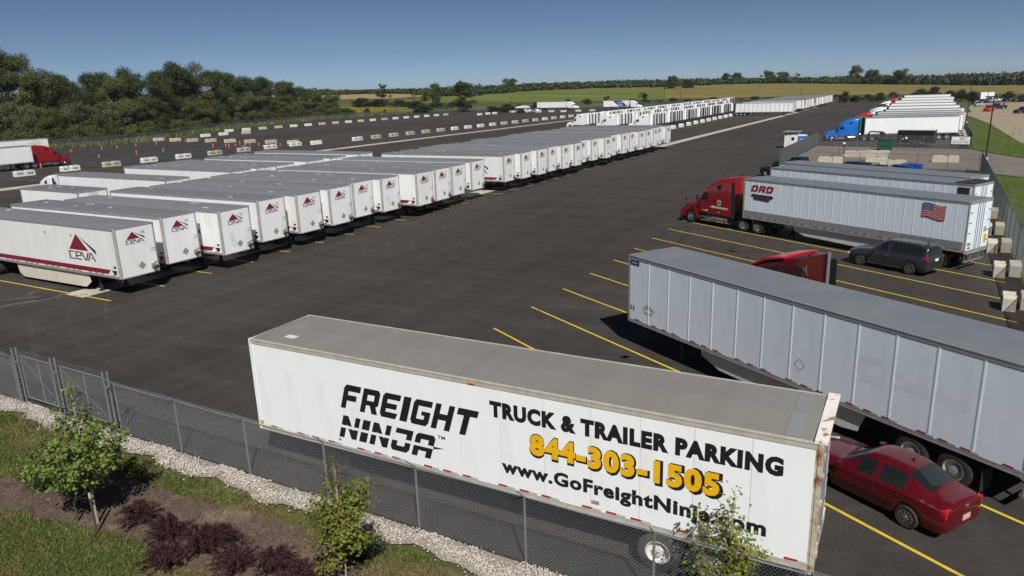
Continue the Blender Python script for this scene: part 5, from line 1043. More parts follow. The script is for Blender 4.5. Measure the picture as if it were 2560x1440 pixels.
# ================================================================== CARS
def car(name, label, pos, heading, paint, kind='sedan', group=None, detail=True, glass='glass', spokes=9):
    "pos: ground point under the middle of the car; local x forward"
    D = {  # stations: x, half width low, belt half width, sill z, belt z, roof half width, roof z ; greenhouse flag
     'sedan': dict(L=4.58, wb=(1.34, -1.28), r=.315, st=[(2.29, .52, .50, .34, .60, .42, .66), (2.18, .74, .70, .22, .66, .60, .74), (1.72, .85, .80, .20, .76, .62, .84), (1.66, .86, .81, .44, .77, .62, .85), (1.34, .87, .82, .66, .80, .62, .89), (1.02, .87, .83, .44, .83, .62, .93), (.96, .87, .83, .20, .84, .62, .94),
                   (.80, .87, .84, .20, .86, .60, .97), (.12, .87, .85, .20, .90, .54, 1.40), (-.08, .87, .85, .20, .90, .55, 1.43), (-.28, .87, .85, .20, .91, .56, 1.45), (-.36, .87, .85, .20, .91, .56, 1.45), (-.92, .87, .85, .20, .93, .55, 1.43), (-.96, .87, .85, .44, .93, .55, 1.42), (-1.10, .87, .84, .56, .94, .54, 1.40), (-1.28, .87, .84, .66, .95, .53, 1.34),
                   (-1.60, .87, .83, .44, .96, .55, 1.16), (-1.66, .87, .82, .22, .96, .56, 1.12), (-1.80, .86, .82, .22, .96, .58, 1.02), (-2.10, .84, .79, .24, .94, .60, 1.00), (-2.24, .76, .72, .30, .88, .56, .95), (-2.29, .60, .60, .40, .66, .48, .72)], ws=(7, 8), rw=(14, 17), side=[(8, 10), (11, 14)], roof=1.45),
     'van': dict(L=5.10, wb=(1.55, -1.50), r=.345, st=[(2.55, .55, .52, .36, .66, .46, .74), (2.42, .80, .76, .24, .78, .64, .88), (2.0, .94, .88, .22, .90, .68, 1.00), (1.94, .95, .89, .48, .91, .68, 1.02), (1.55, .96, .90, .72, .95, .68, 1.07), (1.18, .96, .90, .48, 1.0, .68, 1.12), (1.12, .96, .91, .22, 1.0, .68, 1.13),
                   (1.0, .96, .91, .22, 1.02, .66, 1.16), (.28, .97, .92, .22, 1.05, .64, 1.68), (.10, .97, .92, .22, 1.06, .65, 1.72), (-.08, .97, .92, .22, 1.06, .66, 1.75), (-.16, .97, .92, .22, 1.06, .66, 1.76), (-1.05, .97, .92, .22, 1.07, .68, 1.77), (-1.12, .97, .92, .48, 1.07, .68, 1.77), (-1.50, .97, .92, .72, 1.08, .68, 1.76),
                   (-1.88, .97, .92, .48, 1.08, .68, 1.74), (-1.94, .97, .92, .24, 1.08, .68, 1.74), (-2.26, .96, .90, .24, 1.08, .67, 1.71), (-2.36, .95, .89, .26, 1.08, .66, 1.67), (-2.50, .92, .86, .30, 1.06, .64, 1.12), (-2.55, .84, .80, .40, .70, .60, .78)], ws=(7, 8), rw=(18, 19), side=[(8, 10), (11, 13), (13, 17)], roof=1.77),
     'pickup': dict(L=5.6, wb=(1.75, -1.75), r=.40, st=[(2.8, .6, .58, .45, .85, .5, .95), (2.66, .88, .84, .36, 1.0, .7, 1.08), (2.2, .98, .93, .34, 1.06, .74, 1.14), (2.14, .99, .94, .6, 1.07, .74, 1.15), (1.75, .99, .94, .86, 1.09, .74, 1.18), (1.36, .99, .94, .6, 1.11, .74, 1.2), (1.3, .99, .94, .34, 1.11, .74, 1.2),
                   (1.15, .99, .95, .34, 1.13, .72, 1.22), (.62, .99, .95, .34, 1.16, .66, 1.80), (.5, .99, .95, .34, 1.16, .66, 1.83), (-.15, .99, .95, .34, 1.17, .67, 1.85), (-.22, .99, .95, .34, 1.17, .67, 1.85), (-.75, .99, .95, .34, 1.17, .67, 1.83), (-.86, .99, .95, .34, 1.17, .66, 1.78), (-.95, .99, .95, .34, 1.17, .86, 1.19),
                   (-1.3, .99, .95, .34, 1.17, .86, 1.12), (-1.36, .99, .95, .6, 1.17, .86, 1.12), (-1.75, .99, .95, .88, 1.17, .86, 1.12), (-2.14, .99, .95, .6, 1.17, .86, 1.12), (-2.2, .99, .95, .36, 1.17, .86, 1.12), (-2.72, .97, .93, .4, 1.17, .85, 1.12), (-2.8, .9, .88, .5, .9, .8, .95)], ws=(7, 8), rw=(13, 14), side=[(8, 10), (11, 12)], roof=1.85)}
    d = D['van' if kind == 'suv' else kind]; st = d['st']; k = len(st); root = empty(name, (pos[0], pos[1], 0), R(heading), label, 'car' if kind != 'pickup' else 'pickup', group)
    def rings():
        out = []
        for x, w0, w1, zs, zb_, wr, zr in st:
            half = [(w0 * .90, zs), (w0, zs + (zb_ - zs) * .40), (w1 + .015, zs + (zb_ - zs) * .86), (w1, zb_), (wr, zr), (wr * .55, zr + .035), (0, zr + .05)]
            out.append([(x, -y, z) for y, z in half] + [(x, y, z) for y, z in half[-2::-1]])
        return out
    RG = rings(); m = len(RG[0])
    def pick(i, j):
        jj = j if j < 6 else m - 2 - j
        if any(a <= i < b_ for a, b_ in d['side']) and jj == 3: return 'side_window'
        if d['ws'][0] <= i < d['ws'][1] and jj in (4, 5): return 'windshield'
        if d['rw'][0] <= i < d['rw'][1] and jj in (4, 5): return 'rear_window'
        return 'body'
    def grid(b, sel):
        vs = [p_ for r_ in RG for p_ in r_]; fs = []
        for i in range(k - 1):
            for j in range(m - 1):
                if sel(i, j): fs.append((i * m + j, i * m + j + 1, (i + 1) * m + j + 1, (i + 1) * m + j))
        if sel(-1, 0): fs += [tuple(range(m - 1, -1, -1)), tuple(range((k - 1) * m, k * m))]
        used = sorted({v for f in fs for v in f}); mp = {v: i for i, v in enumerate(used)}
        b.add([vs[v] for v in used], [tuple(mp[v] for v in f) for f in fs])
    if detail and (kind, 'sub') not in CACHE:
        b = MB(); b.v = [p_ for r_ in RG for p_ in r_]; tags = []
        for i in range(k - 1):
            for j in range(m - 1): b.f.append((i * m + j, i * m + j + 1, (i + 1) * m + j + 1, (i + 1) * m + j)); tags.append((i, j))
        b.f += [tuple(range(m - 1, -1, -1)), tuple(range((k - 1) * m, k * m))]; tags += [(-1, 0), (-1, 0)]
        b.m = list(range(len(tags))); me = bpy.data.meshes.new('t'); me.from_pydata(b.v, [], b.f)
        for _ in tags: me.materials.append(None)
        me.polygons.foreach_set('material_index', [min(q, 32000) for q in b.m]); tmp = link('t', me); q = tmp.modifiers.new('s', 'SUBSURF'); q.levels = q.render_levels = 3
        dg = bpy.context.evaluated_depsgraph_get(); ev = bpy.data.meshes.new_from_object(tmp.evaluated_get(dg)); bpy.data.objects.remove(tmp)
        CACHE[(kind, 'sub')] = ([tuple(v.co) for v in ev.vertices], [(tuple(p_.vertices), tags[p_.material_index]) for p_ in ev.polygons])
    def P_(nm, key, sel, mt, sub=2):
        def fine(b):
            V, F = CACHE[(kind, 'sub')]; fs = [f for f, tg in F if sel(*tg)]; used = sorted({v for f in fs for v in f}); mp = {v: i for i, v in enumerate(used)}
            b.add([V[v] for v in used], [tuple(mp[v] for v in f) for f in fs])
        return part(root, nm, key + (detail,), fine if detail else (lambda b: grid(b, sel)), mt, 60)
    P_('body', (kind, 'body', paint), lambda i, j: i == -1 or pick(i, j) == 'body', M[paint])
    P_('windshield', (kind, 'ws', glass), lambda i, j: i >= 0 and pick(i, j) == 'windshield', M[glass])
    P_('rear_window', (kind, 'rw', glass), lambda i, j: i >= 0 and pick(i, j) == 'rear_window', M[glass])
    for s in (0, 1):
        for a, b_ in d['side']: P_('side_window', (kind, 'sw', glass, s, a), lambda i, j: i >= 0 and a <= i < b_ and pick(i, j) == 'side_window' and (j < 6) == (s == 0), M[glass])
    wr = d['r']
    for x in d['wb']:
        for s in (1, -1):
            if detail: wheel(root, x, s * (.76 if kind == 'sedan' else .84), wr, .22, spokes, 'rubber', 'chrome')
            else: part(root, 'wheel', ('cw', wr), lambda b: (b.tube((0, -.11, wr), (0, .11, wr), wr, 12), b.tube((0, -.12, wr), (0, .12, wr), wr * .55, 10, m=1)), [M['rubber'], M['rim']], loc=(x, s * .80, 0))
    hl = d['L'] / 2
    if detail:
        for x0 in ((.74, -.34, -1.02) if kind == 'sedan' else (.98, -.13, -1.12)):
            def seam(b):
                V, F = CACHE[(kind, 'sub')]
                for f, tg in F:
                    q = []
                    for u_, v_ in zip(f, f[1:] + f[:1]):
                        A, B_ = V[u_], V[v_]
                        if (A[0] < x0) != (B_[0] < x0): t_ = (x0 - A[0]) / (B_[0] - A[0]); q.append(tuple(A[c_] + (B_[c_] - A[c_]) * t_ for c_ in range(3)))
                    if len(q) == 2 and all(abs(p_[1]) > .55 and .30 < p_[2] < d['st'][9][4] + .02 for p_ in q): b.tube(*[(p_[0], p_[1] * 1.002, p_[2]) for p_ in q], .007, 4, cap=False)
            part(root, 'door_seam', (kind, 'seam', x0), seam, M['plastic'])
    part(root, 'underbody', (kind, 'ub'), lambda b: b.box(-hl + .3, hl - .3, -.72, .72, .24, .42), M['under'])
    if detail:
        zb_ = .72 if kind == 'sedan' else .92
        for s in (1, -1):
            part(root, 'tail_lamp', (kind, 'tl', s), lambda b: b.loft([(-hl + .07, .17, zb_, zb_ + .20, .05), (-hl + .34, .14, zb_ + .02, zb_ + .20, .05)], arc=2), M['lamp_red'], 40, loc=(0, s * (.64 if kind == 'sedan' else .76), 0))
            part(root, 'headlight', (kind, 'hl', s), lambda b: b.loft([(hl - .10, .14, .58, .70, .04), (hl - .42, .12, .64, .80, .04)], arc=2), M['lamp_clear'], 40, loc=(0, s * .66, 0))
            part(root, 'door_mirror', (kind, 'dm', s, paint), lambda b: b.loft([(.72, .05, d['st'][8][4] + .02, d['st'][8][4] + .14, .03), (.62, .10, d['st'][8][4] + .0, d['st'][8][4] + .17, .04), (.56, .10, d['st'][8][4] + .0, d['st'][8][4] + .17, .04)], arc=2), M[paint], 40, loc=(0, s * (.98 if kind == 'sedan' else 1.06), 0))
            for hx in ((-.22, -1.02) if kind == 'sedan' else (-.02, -.20)): part(root, 'door_handle', (kind, 'dh', s, hx), lambda b: b.box(hx - .09, hx + .09, *sorted((s * (d['st'][10][1] - .012), s * (d['st'][10][1] + .016))), d['st'][10][4] - .14, d['st'][10][4] - .11), M['chrome' if kind != 'sedan' else paint])
        part(root, 'number_plate', (kind, 'np'), lambda b: b.box(-hl - .012, -hl + .06, -.16, .16, .52 if kind == 'sedan' else .86, .66 if kind == 'sedan' else 1.0), M['pink_ink' if kind == 'sedan' else 'white'])
        part(root, 'badge', (kind, 'bd'), lambda b: b.box(-hl - .0, -hl + .08, -.07, .07, .86 if kind == 'sedan' else 1.10, .90 if kind == 'sedan' else 1.14), M['chrome'])
        if kind == 'van':
            for s in (1, -1): part(root, 'roof_rail', ('rr', s), lambda b: b.path([(.1, s * .72, 1.74), (-.1, s * .70, 1.83), (-1.9, s * .70, 1.84), (-2.1, s * .72, 1.75)], .022, 6), M['chrome'])
            part(root, 'chrome_trim', 'vtrim', lambda b: (b.box(-hl - .01, -hl + .05, -.5, .5, 1.03, 1.06), b.box(-1.1, 1.1, -.99, -.965, .34, .36), b.box(-1.1, 1.1, .965, .99, .34, .36)), M['chrome'])
            part(root, 'roof_antenna', 'vant', lambda b: b.prism([(-1.9, 1.80), (-2.05, 1.80), (-2.05, 1.88)], -.02, .02), M['plastic'])
        else:
            part(root, 'side_moulding', 'smould', lambda b: [b.box(-.95, .9, *sorted((s * .868, s * .885)), .56, .60) for s in (1, -1)], M[paint])
            part(root, 'roof_antenna', 'sant', lambda b: b.prism([(-.72, 1.47), (-.86, 1.47), (-.88, 1.55)], -.015, .015), M['plastic'])
    if kind == 'pickup': part(root, 'bed', 'bed', lambda b: b.box(-2.68, -1.0, -.80, .80, 1.10, 1.215), M['under'])
    return root
# sedan: rear near wheel touches (0.4, 19.1); it points up the stall line
hd = 149.5; ca, sa = math.cos(R(hd)), math.sin(R(hd)); lx, ly = -1.28, .78
car('red_sedan', 'wine red sedan parked behind the billboard trailer', (.42 - (lx * ca - ly * sa), 19.12 - (lx * sa + ly * ca)), hd, 'carred', 'sedan', glass='glass', spokes=10)
hd = 152.5; ca, sa = math.cos(R(hd)), math.sin(R(hd)); lx, ly = -1.50, .88
car('dark_minivan', 'dark grey minivan parked beside the lettered silver trailer', (-.42 - (lx * ca - ly * sa), 47.05 - (lx * sa + ly * ca)), hd, 'charcoal', 'van', spokes=5)

# ================================================================== FENCES
def chain_mesh(name, a, b_, z0, z1, pitch, r, m, parent):
    "woven wire between two points: two families of slanted wires, three-sided"
    a, b_ = np.array(a[:2], float), np.array(b_[:2], float); L = np.linalg.norm(b_ - a); d = (b_ - a) / L; nrm = np.array([-d[1], d[0]]); h = z1 - z0; V = []
    for sgn in (1, -1):
        t0 = np.arange(-h, L + h, pitch)
        s0 = np.where(sgn > 0, t0, t0); e0 = t0 + sgn * h
        lo = np.clip(np.minimum(1, np.maximum(0, np.where(sgn > 0, (0 - s0) / h, (s0 - L) / h))), 0, 1); hi = np.clip(np.minimum(1, np.where(sgn > 0, (L - s0) / h, (s0 - 0) / h)), 0, 1)
        ok = hi > lo + .01; s0, lo, hi = s0[ok], lo[ok], hi[ok]
        P0 = np.stack([s0 + sgn * h * lo, z0 + h * lo], 1); P1 = np.stack([s0 + sgn * h * hi, z0 + h * hi], 1)
        for k in range(3):
            w = k * 2.0944; o = np.array([math.cos(w), math.sin(w)]) * r      # o[0] across the fence, o[1] in its plane
            for P in (P0, P1):
                x = a[0] + d[0] * (P[:, 0] + o[1] * .7) + nrm[0] * (o[0] + sgn * r * .6); y = a[1] + d[1] * (P[:, 0] + o[1] * .7) + nrm[1] * (o[0] + sgn * r * .6)
                V.append(np.stack([x, y, P[:, 1] - sgn * o[1] * .7], 1))
    out = []; F = []; off = 0
    for s in range(2):
        blk = V[s * 6:(s + 1) * 6]; n = len(blk[0]); arr = np.stack(blk, 1).reshape(-1, 3); out.append(arr); base = off + 6 * np.arange(n)[:, None]
        for k in range(3): F.append(base + np.array([[2 * k, 2 * ((k + 1) % 3), 2 * ((k + 1) % 3) + 1, 2 * k + 1]]))
        off += 6 * n
    return tag(link(name, raw_mesh(name, np.vstack(out), np.vstack(F), m), parent), kind='stuff')
def fence(label, pts, h, step, pitch, wire_r, mt_post='galv', mt_wire='wire', arms=0, barbed=False, post_r=.032, posts=None, name='chain_link_fence', armlen=.35, extra_posts=()):
    "pts: corner points; arms: side (+1/-1) to which the barbed-wire arms lean, 0 for none"
    root = empty(name, (0, 0, 0), 0, label, 'fence'); tops = []
    for i, (a, b_) in enumerate(zip(pts, pts[1:])):
        L = math.dist(a, b_); n = max(1, round(L / step)); d = ((b_[0] - a[0]) / L, (b_[1] - a[1]) / L); nx, ny = -d[1] * arms, d[0] * arms
        for k in range(n + (i == len(pts) - 2)):
            x, y = a[0] + d[0] * L * k / n, a[1] + d[1] * L * k / n
            def mk(b):
                b.tube((0, 0, -.05), (0, 0, h), post_r, 8)
                if arms: b.tube((0, 0, h - .02), (nx * armlen, ny * armlen, h + armlen * .95), post_r * .55, 6)
                else: b.tube((0, 0, h), (0, 0, h + .05), post_r * 1.15, 8)
            part(root, 'post', ('fpost', h, mt_post, round(nx, 2), round(ny, 2), post_r, armlen), mk, M[mt_post], loc=(x, y, 0))
        b = MB(); b.tube((*a, h - .02), (*b_, h - .02), post_r * .62, 6); b.build('top_rail', M[mt_post], root)
        chain_mesh('chain_link_mesh', a, b_, .04, h - .03, pitch, wire_r, M[mt_wire], root)
        if barbed:
            for q in (.25, .62, .98):
                o = armlen * q; b = MB(); pa, pb = Vector((a[0] + nx * o, a[1] + ny * o, h + o * .95)), Vector((b_[0] + nx * o, b_[1] + ny * o, h + o * .95)); m_ = max(2, n)
                for k in range(m_):
                    p0, p1 = pa.lerp(pb, k / m_), pa.lerp(pb, (k + 1) / m_); mid = p0.lerp(p1, .5) - Vector((0, 0, .03)); b.tube(p0, mid, wire_r * 1.05, 3, cap=False); b.tube(mid, p1, wire_r * 1.05, 3, cap=False)
                b.build('barbed_wire', M[mt_wire], root)
    return root
FY = 13.42
fence('grey chain-link fence with barbed wire along the front of the yard', [(-23.6, FY), (5.25, FY)], 1.83, 3.13, .088, .0030, arms=-1, barbed=True, post_r=.03)
fence('grey chain-link fence continuing left of the front gate', [(-46, FY), (-30.1, FY)], 1.83, 3.13, .088, .0030, arms=-1, barbed=True, post_r=.03)
g = empty('rolling_gate', (0, 0, 0), 0, 'chain-link rolling gate with a braced frame in the front fence', 'gate')
for x in (-29.9, -27.3, -24.1):
    def gp(b):
        b.tube((0, 0, -.05), (0, 0, 2.2), .036, 10); b.tube((.11, .10, -.05), (.11, .10, 2.2), .036, 10)
        for z in np.arange(.25, 2.15, .24): b.tube((-.05, .05, z), (.15, .05, z), .007, 5)
        b.box(-.04, .15, -.03, .12, 1.58, 1.66)
    part(g, 'gate_post', 'gpost', gp, M['galv'], 40, loc=(x, FY - .02, 0))
for x0, x1 in ((-29.75, -27.4), (-27.1, -24.2)):
    b = MB(); y = FY + .16
    b.tube((x0, y, 1.85), (x1, y, 1.85), .03, 8); b.tube((x0, y, .12), (x1, y, .12), .03, 8)
    for x in (x0, (x0 + x1) / 2, x1): b.tube((x, y, .12), (x, y, 1.85), .024, 6)
    b.tube((x0, y, 1.8), (x1, y, .15), .008, 5); b.build('gate_frame', M['galv'], g); chain_mesh('chain_link_mesh', (x0, y), (x1, y), .12, 1.85, .088, .0030, M['wire'], g)
for q in (1.93, 2.03, 2.13): MB().tube((-29.9, FY + .05, q), (-23.9, FY + .05, q), .003, 3).build('barbed_wire', M['wire'], g)
fence('tall chain-link fence with barbed wire along the near right side', [(5.25, FY + .2), (5.25, 102.9)], 2.2, 3.05, .085, .0050, mt_post='darkpost', mt_wire='wire_green', arms=-1, barbed=True, armlen=.5)
fence('tall chain-link fence with barbed wire beyond the gate on the right', [(5.25, 133.2), (5.25, 400)], 2.2, 3.05, .16, .010, mt_post='darkpost', mt_wire='wire_green', arms=-1, barbed=True, armlen=.5)
fence('chain-link fence on the near side of the gate court', [(-17.6, 104.4), (5.1, 103.4)], 1.85, 3.1, .10, .0024, mt_post='darkpost', mt_wire='wire_green')
fence('chain-link fence on the far side of the gate court', [(-17.3, 136.8), (5.1, 133.0)], 1.9, 3.1, .10, .0026)
fence('sliding gate of close grey chain-link between court and yard', [(-17.75, 104.5), (-17.4, 136.7)], 2.15, 2.9, .055, .0075, name='sliding_gate')
fence('green chain-link fence with barbed wire in front of the left wood', LEFTF, 2.1, 3.1, .16, .009, mt_post='galv', mt_wire='wire_green', arms=-1, barbed=True, post_r=.05, armlen=.5)
fence('rear chain-link fence between the yard and the fields', [(-243, 356), (-200, 363), (-150, 369), (-100, 386), (-25, 404), (5.25, 400)], 2.1, 3.1, .17, .011, mt_post='galv', mt_wire='wire_green', post_r=.05)

# ================================================================== CONCRETE BLOCKS
def block_shape(b, l=3.05, w=.80, h=.86):
    n = [(-l / 2, .0), (l / 2, .0), (l / 2, h * .82), (l / 2 - .16, h), (.24, h), (.12, h - .12), (-.12, h - .12), (-.24, h), (-l / 2 + .16, h), (-l / 2, h * .82)]
    k = len(n); P = [(p[0], -w / 2, p[1]) for p in n] + [(p[0], w / 2, p[1]) for p in n]
    b.add([(p[1], p[0], p[2]) for p in P], [tuple(range(k)), tuple(range(2 * k - 1, k - 1, -1))] + [((i + 1) % k, i, k + i, k + (i + 1) % k) for i in range(k)])
def block(label, x, y, rz=0, m='concrete', group=None, z=0, txt=None, l=3.05, w=.8, h=.86):
    if txt:
        o = empty('concrete_block', (x, y, z), rz, label, 'concrete block', group); part(o, 'body', ('blk', m, l, w, h), lambda b: block_shape(b, l, w, h), M[m])
        part(o, 'painted_number', ('num', txt), lambda b: (put_text(b, txt[0], lambda a, c: (w / 2 + .004, -1.25 + a * .95, .24 + c * .38), 0, .03), put_text(b, txt[1], lambda a, c: (w / 2 + .004, .28 + a * .95, .24 + c * .38), 0, .03)), M['black_ink']); return o
    k = ('blk', m, l, w, h)
    o = part(None, 'concrete_block', k, lambda b: block_shape(b, l, w, h), M[m], loc=(x, y, z), rz=rz); return tag(o, label, 'concrete block', group)
nums = [('369', '368'), ('367', '366'), ('365', '364'), ('363', '362'), ('361', '360'), ('359', '358'), ('357', '356'), ('355', '354'), ('353', '352')]
for i, (k, nm) in enumerate(zip(range(9), nums)):
    wh = i in (0, 1, 3, 4, 7, 8); block('%s numbered block behind the parked trailers, %s from the left' % ('white' if wh else 'tan', o_(i)), -127.4, 64.6 + 7.42 * k, jit.uniform(-.03, .03), 'whiteblock' if wh else 'concrete', 'numbered blocks behind the trailers', txt=nm)
for i in range(20): block('concrete block behind the far concrete strip, %s from the left' % o_(i), -123.6 + i * .2, 140.9 + 6.9 * i - (i > 12) * 0, jit.uniform(-.03, .03), 'whiteblock' if i in (0, 6, 7, 8, 9, 14, 16) else 'concrete', 'blocks along the far strip', txt=(str(351 - 2 * i), str(350 - 2 * i)))
for i in range(9): block('tan block of the row running across the left yard, %s from the left' % o_(i), -191 + 8.2 * i, 134.2 - .7 * i, jit.uniform(-.04, .04), 'whiteblock' if i == 8 else 'concrete', 'blocks across the left yard')
for i, p in enumerate([(514, 342), (559, 338), (616, 334)]): block('block standing short of the rearmost block row, %s from the left' % o_(i), *UP(*p), 0, 'whiteblock' if i < 2 else 'concrete', 'short rear block row')
for i in range(18): block('block of the rearmost row before the rear fence, %s from the left' % o_(i), -208 + i * .5, 173 + 6.9 * i, jit.uniform(-.03, .03), 'whiteblock' if i in (0, 1, 4, 5, 8, 10, 12, 13, 14, 15, 16) else 'concrete', 'rearmost block row')
for i, p in enumerate([(1199, 288), (1220, 286), (1237, 285), (1281, 281), (1313, 281), (1346, 281), (1378, 280), (1408, 280), (1445, 279), (1480, 278)]): block('block in front of the far parked semis, %s from the left' % o_(i), *UP(*p), -.5 if i > 2 else 0, 'whiteblock' if i < 3 else 'concrete', 'blocks before the far semis')
for i in range(11): block('white block behind the nearest rank of tractors, %s from the near end' % o_(i), -57.6 - i * .12, 184.9 + 7.24 * i, jit.uniform(-.03, .03), 'whiteblock', 'blocks behind the tractors', l=2.2)
# stall-end blocks by the right fence stand in pairs
for i, y in enumerate((34.6, 41.6, 48.6, 55.4, 61.6, 68.6, 75.6)):
    for s, nm in ((0, 'outer'), (1, 'inner')): block('%s pale block of the pair at the right fence, %s pair from the near end' % (nm, o_(i)), 4.05 + .78 * s, y + .5 * s, R(60) - 1.57 + .5, 'concrete', 'block pairs at the right fence', l=1.15, w=.55, h=.78)
for i, y in enumerate(np.arange(146, 200, 6.0)): block('pale block behind the right row of rigs, %s from the gate court' % o_(i), 4.4, y, R(40), 'concrete', 'blocks behind the right rigs', l=1.6, w=.72, h=.95)
court = [((2003, 0), None)]
x, y = UP(2140, 392); block('tan block beside the sign post in the gate court', x, y, R(90), 'concrete', None)
x, y = UP(2192, 405); block('lower tan block of the stack in the gate court', x, y, R(90), 'concrete', None, l=2.7, h=.78); block('upper tan block of the stack in the gate court', x, y, R(90), 'concrete', None, z=.79, l=2.9, h=.78)
x, y = UP(2363, 405); block('single tan block in the right of the gate court', x, y, R(90), 'concrete', None)
x, y = UP(2075, 408); block('tan block half hidden behind the trailer roofs, left in the gate court', x, y, R(90), 'concrete', None)
x, y = UP(2232, 411); block('low tan block behind the trailer roofs, near the blue bins', x, y, R(90), 'concrete', None, h=.6)

# ================================================================== SMALL THINGS OF THE YARD
cones = [(10, 428), (103, 420), (178, 380), (255, 375), (248, 374 + 20), (293, 371), (340, 365), (391, 362), (342, 387), (398, 350.5), (409, 380), (445, 353), (465, 355), (533, 369), (537, 355), (565, 366), (573, 370), (589, 366), (590, 356), (600, 361), (609, 370), (614, 367), (625, 364), (647, 364), (659, 369), (691, 365), (701, 365)]
for i, p in enumerate(sorted(cones)):
    x, y = UP(*p); tall = i % 3 == 1
    o = empty('traffic_cone', (x, y, 0), 0, 'orange traffic cone in the left yard, %s from the left' % o_(i), 'traffic cone', 'traffic cones on the left'); hh = 1.05 if tall else .75
    part(o, 'cone', ('cone', tall), lambda b: b.tube((0, 0, .04), (0, 0, hh), .17, 12, .03), M['conered'], 40); part(o, 'base', ('cbase', tall), lambda b: b.box(-.2, .2, -.2, .2, 0, .04), M['conered']); part(o, 'band', ('cband', tall), lambda b: b.tube((0, 0, hh * .55), (0, 0, hh * .72), .108, 12, .083), M['white_tape'], 40)
# guard booth
bx, by = UP(1976, 371); bo = empty('guard_booth', (bx, by + .9, 0), R(-4), 'small white guard booth with a flat overhanging roof', 'booth')
deco(bo, 'wall', lambda b: b.box(-1.0, 1.0, -.9, .9, .12, 2.5), M['cream']); deco(bo, 'base', lambda b: b.box(-1.02, 1.02, -.92, .92, 0, .12), M['rail'])
deco(bo, 'roof', lambda b: (b.box(-1.25, 1.35, -1.2, 1.15, 2.66, 2.8), b.box(-1.15, 1.2, -1.05, 1.05, 2.5, 2.66)), M['rail']); deco(bo, 'door', lambda b: b.box(-.15, .72, -.945, -.9, .15, 2.2), M['white'])
deco(bo, 'window', lambda b: b.box(.12, .58, -.955, -.945, 1.3, 1.85), M['glass']); deco(bo, 'wall_lamp', lambda b: (b.box(-.75, -.6, -1.05, -.9, 2.2, 2.34), b.box(-.05, .1, -1.05, -.9, 2.28, 2.42)), M['under'])
tx, ty = UP(2000, 371); to = empty('portable_toilet', (tx + .2, ty + .7, 0), R(-6), 'blue portable toilet beside the guard booth', 'toilet')
deco(to, 'body', lambda b: b.loft([(-.58, .56, .05, 2.0, .06), (.58, .56, .05, 2.0, .06)]), M['toiletblue'], None); deco(to, 'roof', lambda b: b.loft([(-.6, .58, 2.0, 2.22, .18), (.6, .58, 2.0, 2.22, .18)]), M['canopy']); deco(to, 'sign', lambda b: b.box(-.28, .28, -.575, -.562, 1.3, 1.62), M['pinksign']); deco(to, 'door', lambda b: b.box(-.40, .40, -.568, -.56, .12, 1.2), M['toiletblue'])
px_, py_ = UP(2108, 389); po = empty('sign_post', (px_, py_, 0), 0, 'dark post with a small sign in the gate court', 'sign post'); deco(po, 'pole', lambda b: b.tube((0, 0, 0), (.15, 0, 2.9), .05, 8), M['bronze']); deco(po, 'sign', lambda b: b.box(-.02, .42, -.06, .06, 2.6, 2.9), M['under']); deco(po, 'base', lambda b: b.tube((0, 0, 0), (0, 0, .14), .3, 12), M['concrete']); deco(po, 'notice', lambda b: b.box(-.16, .2, -.08, -.06, 1.7, 1.95), M['white'])
for i, p in enumerate(((2098, 389), (2119, 390))): x, y = UP(*p); tag(MB().tube((0, 0, 0), (0, 0, 1.25), .09, 10).build('bollard', M['galv'], loc=(x, y, 0)), 'grey steel bollard %s of the sign post in the gate court' % ('left', 'right')[i], 'bollard')
# dumpster
dx_, dy_ = UP(2212, 375); du = empty('dumpster', (dx_, dy_ + .6, 0), R(8), 'green dumpster with a dark lid in the gate court', 'dumpster')
deco(du, 'body', lambda b: b.prism([(-1.05, .1), (.95, .1), (1.0, 1.25), (.95, 1.3), (-1.05, 1.55)], -.75, .75), M['dumpgreen']); deco(du, 'lid', lambda b: b.prism([(-1.1, 1.56), (1.02, 1.30), (1.02, 1.37), (-1.1, 1.64)], -.8, .8), M['plastic']); deco(du, 'fork_pocket', lambda b: (b.box(-.7, .7, -.85, -.75, .7, .88), b.box(-.7, .7, .75, .85, .7, .88)), M['dumpgreen']); deco(du, 'sticker', lambda b: b.box(1.0, 1.01, -.5, -.15, .85, 1.15), M['white'])
for i, p in enumerate(((2257, 414, 1.3), (2280, 411, 1.3))):
    x, y = UP(*p); o = empty('blue_bin', (x, y + .7, 0), R(-12), 'blue bin showing behind the trailer roofs, %s one' % ('left', 'right')[i], 'bin'); deco(o, 'body', lambda b: b.prism([(-.9, .1), (.9, .1), (1.0, 1.25), (-1.0, 1.25)], -.7, .7), M['binblue']); deco(o, 'lid', lambda b: b.box(-1.02, .5, -.75, .75, 1.25, 1.32), M['navy'])
# black enclosed cargo trailer
kx, ky = UP(2290, 366.5); ct = empty('cargo_trailer', (kx, ky + 1.0, 0), R(170), 'black enclosed cargo trailer with silver trim behind the court fence', 'cargo trailer')
deco(ct, 'body', lambda b: b.prism([(2.55, .55), (2.75, .8), (2.75, 2.45), (2.6, 2.6), (-2.6, 2.6), (-2.6, .5), (2.4, .5)], -1.05, 1.05), M['black']); deco(ct, 'roof', lambda b: b.box(-2.58, 2.58, -1.0, 1.0, 2.6, 2.64), M['silver'])
deco(ct, 'trim', lambda b: [b.box(-2.6, 2.5, *sorted((s * 1.05, s * 1.07)), .46, .53) for s in (1, -1)], M['chrome']); deco(ct, 'fender', lambda b: [b.prism([(.95, .5), (.8, .82), (-.8, .82), (-.95, .5), (-.85, .5), (-.72, .74), (.72, .74), (.85, .5)], *sorted((s * 1.06, s * 1.2))) for s in (1, -1)], M['chrome'])
for x in (.4, -.4):
    for s in (1, -1): wheel(ct, x, s * 1.0, .33, .2, 5, 'rubber', 'chrome')
